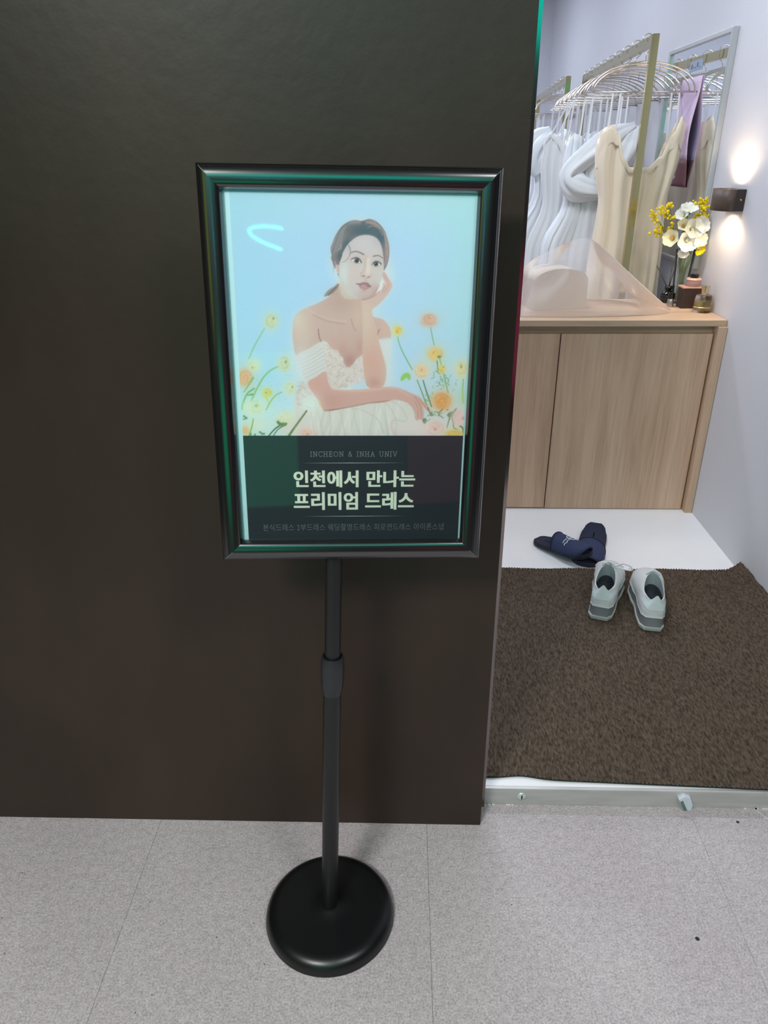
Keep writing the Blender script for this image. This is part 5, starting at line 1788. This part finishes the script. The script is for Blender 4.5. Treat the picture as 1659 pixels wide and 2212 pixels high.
rnd = random.Random(5)
white = [((1.066, 3.01, 1.145), (-0.1, -0.5, 0.9), 0.028, 'w', 'white freesia bloom standing highest in the bouquet'),
         ((1.042, 3.00, 1.132), (-0.6, -0.6, 0.5), 0.022, 'w', 'white freesia bloom just left of the highest one'),
         ((1.086, 2.99, 1.082), (0.0, -1, 0.3), 0.031, 'w', 'large white freesia bloom at the bouquet centre'),
         ((1.070, 2.985, 1.043), (-0.1, -1, -0.1), 0.033, 'w', 'large white freesia bloom low at the centre'),
         ((1.112, 2.995, 1.094), (0.3, -1, 0.5), 0.028, 'w', 'white freesia bloom right of the centre, under the yellow spray'),
         ((1.112, 2.99, 1.045), (0.4, -1, 0.0), 0.027, 'w', 'white freesia bloom nearest the wall, low'),
         ((1.012, 2.99, 1.050), (-0.7, -0.8, 0.2), 0.027, 'c', 'cream freesia bloom with orange throat at the left side'),
         ((1.050, 2.995, 1.095), (-0.3, -1, 0.5), 0.020, 'c', 'small cream freesia bloom between the yellow spray and the whites'),
         ((1.066, 2.995, 1.000), (-0.3, -0.9, -0.5), 0.018, 'w', 'small white freesia bloom drooping at the vase rim'),
         ((1.118, 2.98, 1.012), (0.3, -0.8, -0.5), 0.018, 'y', 'yellow bloom drooping at the lower right of the bouquet')]
for k, (c, d, r, kind, lb) in enumerate(white):
    t = thing('freesia', lb, 'flower', (VC[0], VC[1], CT + 0.012), 'freesias in the glass vase')
    mb_ = MB()
    bloom(mb_, c, d, r * 1.12, rnd, 6)
    pm_ = {'w': M['petal_w'], 'c': M['petal_c'], 'y': M['petal_y']}[kind]
    o = mb_.build('petals', pm_, t, True)
    o['kind'] = 'stuff'
    dv = Vector(d).normalized()
    cv = Vector(c)
    MB().sphere(tuple(cv - dv * r * 0.15), r * 0.22, 8, 5).build('throat', M['eye'] if kind != 'w' else M['petal_c'], t, True)
    a = math.tau * k / len(white)
    bp_ = Vector((VC[0] + 0.014 * math.cos(a), VC[1] + 0.014 * math.sin(a), CT + 0.013))
    rim = Vector((VC[0] + 0.022 * math.cos(a + 2.6), VC[1] + 0.022 * math.sin(a + 2.6), CT + 0.185))
    MB().tube(spline([tuple(bp_), tuple(bp_ * 0.45 + rim * 0.55), tuple(rim), tuple(cv - dv * r * 0.9), tuple(cv - dv * r * 0.2)], 5), 0.0022, 6).build('stem', M['stem'], t, True)
sprays = [([(0.93, 1.140), (0.95, 1.107), (0.955, 1.150), (0.94, 1.125), (0.965, 1.085)], 'yellow flower spray reaching farthest left'),
          ([(0.985, 1.155), (0.99, 1.135), (1.000, 1.12), (0.98, 1.14), (0.995, 1.165)], 'yellow flower spray on the left with the densest tufts'),
          ([(0.975, 1.06), (0.985, 1.08), (1.01, 1.075), (1.015, 1.09), (0.955, 1.07)], 'yellow flower spray low on the left above the cream bloom'),
          ([(1.103, 1.178), (1.118, 1.168), (1.122, 1.182), (1.125, 1.150), (1.112, 1.155)], 'yellow flower spray highest, in front of the wall lamp'),
          ([(1.132, 1.125), (1.136, 1.115), (1.105, 1.122), (1.125, 1.135), (1.098, 1.128)], 'yellow flower spray just below the wall lamp')]
for k, (pts, lb) in enumerate(sprays):
    t = thing('yellow_spray', lb, 'flower', (VC[0], VC[1], CT + 0.012), 'yellow sprays in the glass vase')
    yb = 3.02 + 0.012 * (k % 3) - 0.01
    cen = Vector((sum(p[0] for p in pts) / 5, yb, sum(p[1] for p in pts) / 5))
    a = math.tau * k / 5 + 0.3
    bp_ = Vector((VC[0] + 0.010 * math.cos(a), VC[1] + 0.010 * math.sin(a), CT + 0.013))
    rim = Vector((VC[0] + (0.018 if cen.x > 1.08 else -0.020), VC[1] + 0.008 * (k - 2) * 0.8, CT + 0.19))
    node = rim * 0.35 + cen * 0.65
    MB().tube(spline([tuple(bp_), tuple(rim), tuple(node), tuple(cen)], 6), 0.0016, 6).build('stem', M['stem'], t, True)
    mbb, mbs = MB(), MB()
    for (x, z) in pts:
        y = yb + rnd.uniform(-0.018, 0.018)
        mbs.tube([tuple(node), (x, y, z)], 0.0007, 4)
        for q in range(8):
            c = (x + rnd.gauss(0, 0.007), y + rnd.gauss(0, 0.006), z + rnd.gauss(0, 0.006))
            mbb.sphere(c, rnd.uniform(0.0035, 0.0066), 6, 4)
    o = mbs.build('twigs', M['stem'], t, True)
    o['kind'] = 'stuff'
    o = mbb.build('tufts', M['petal_y'], t, True)
    o['kind'] = 'stuff'
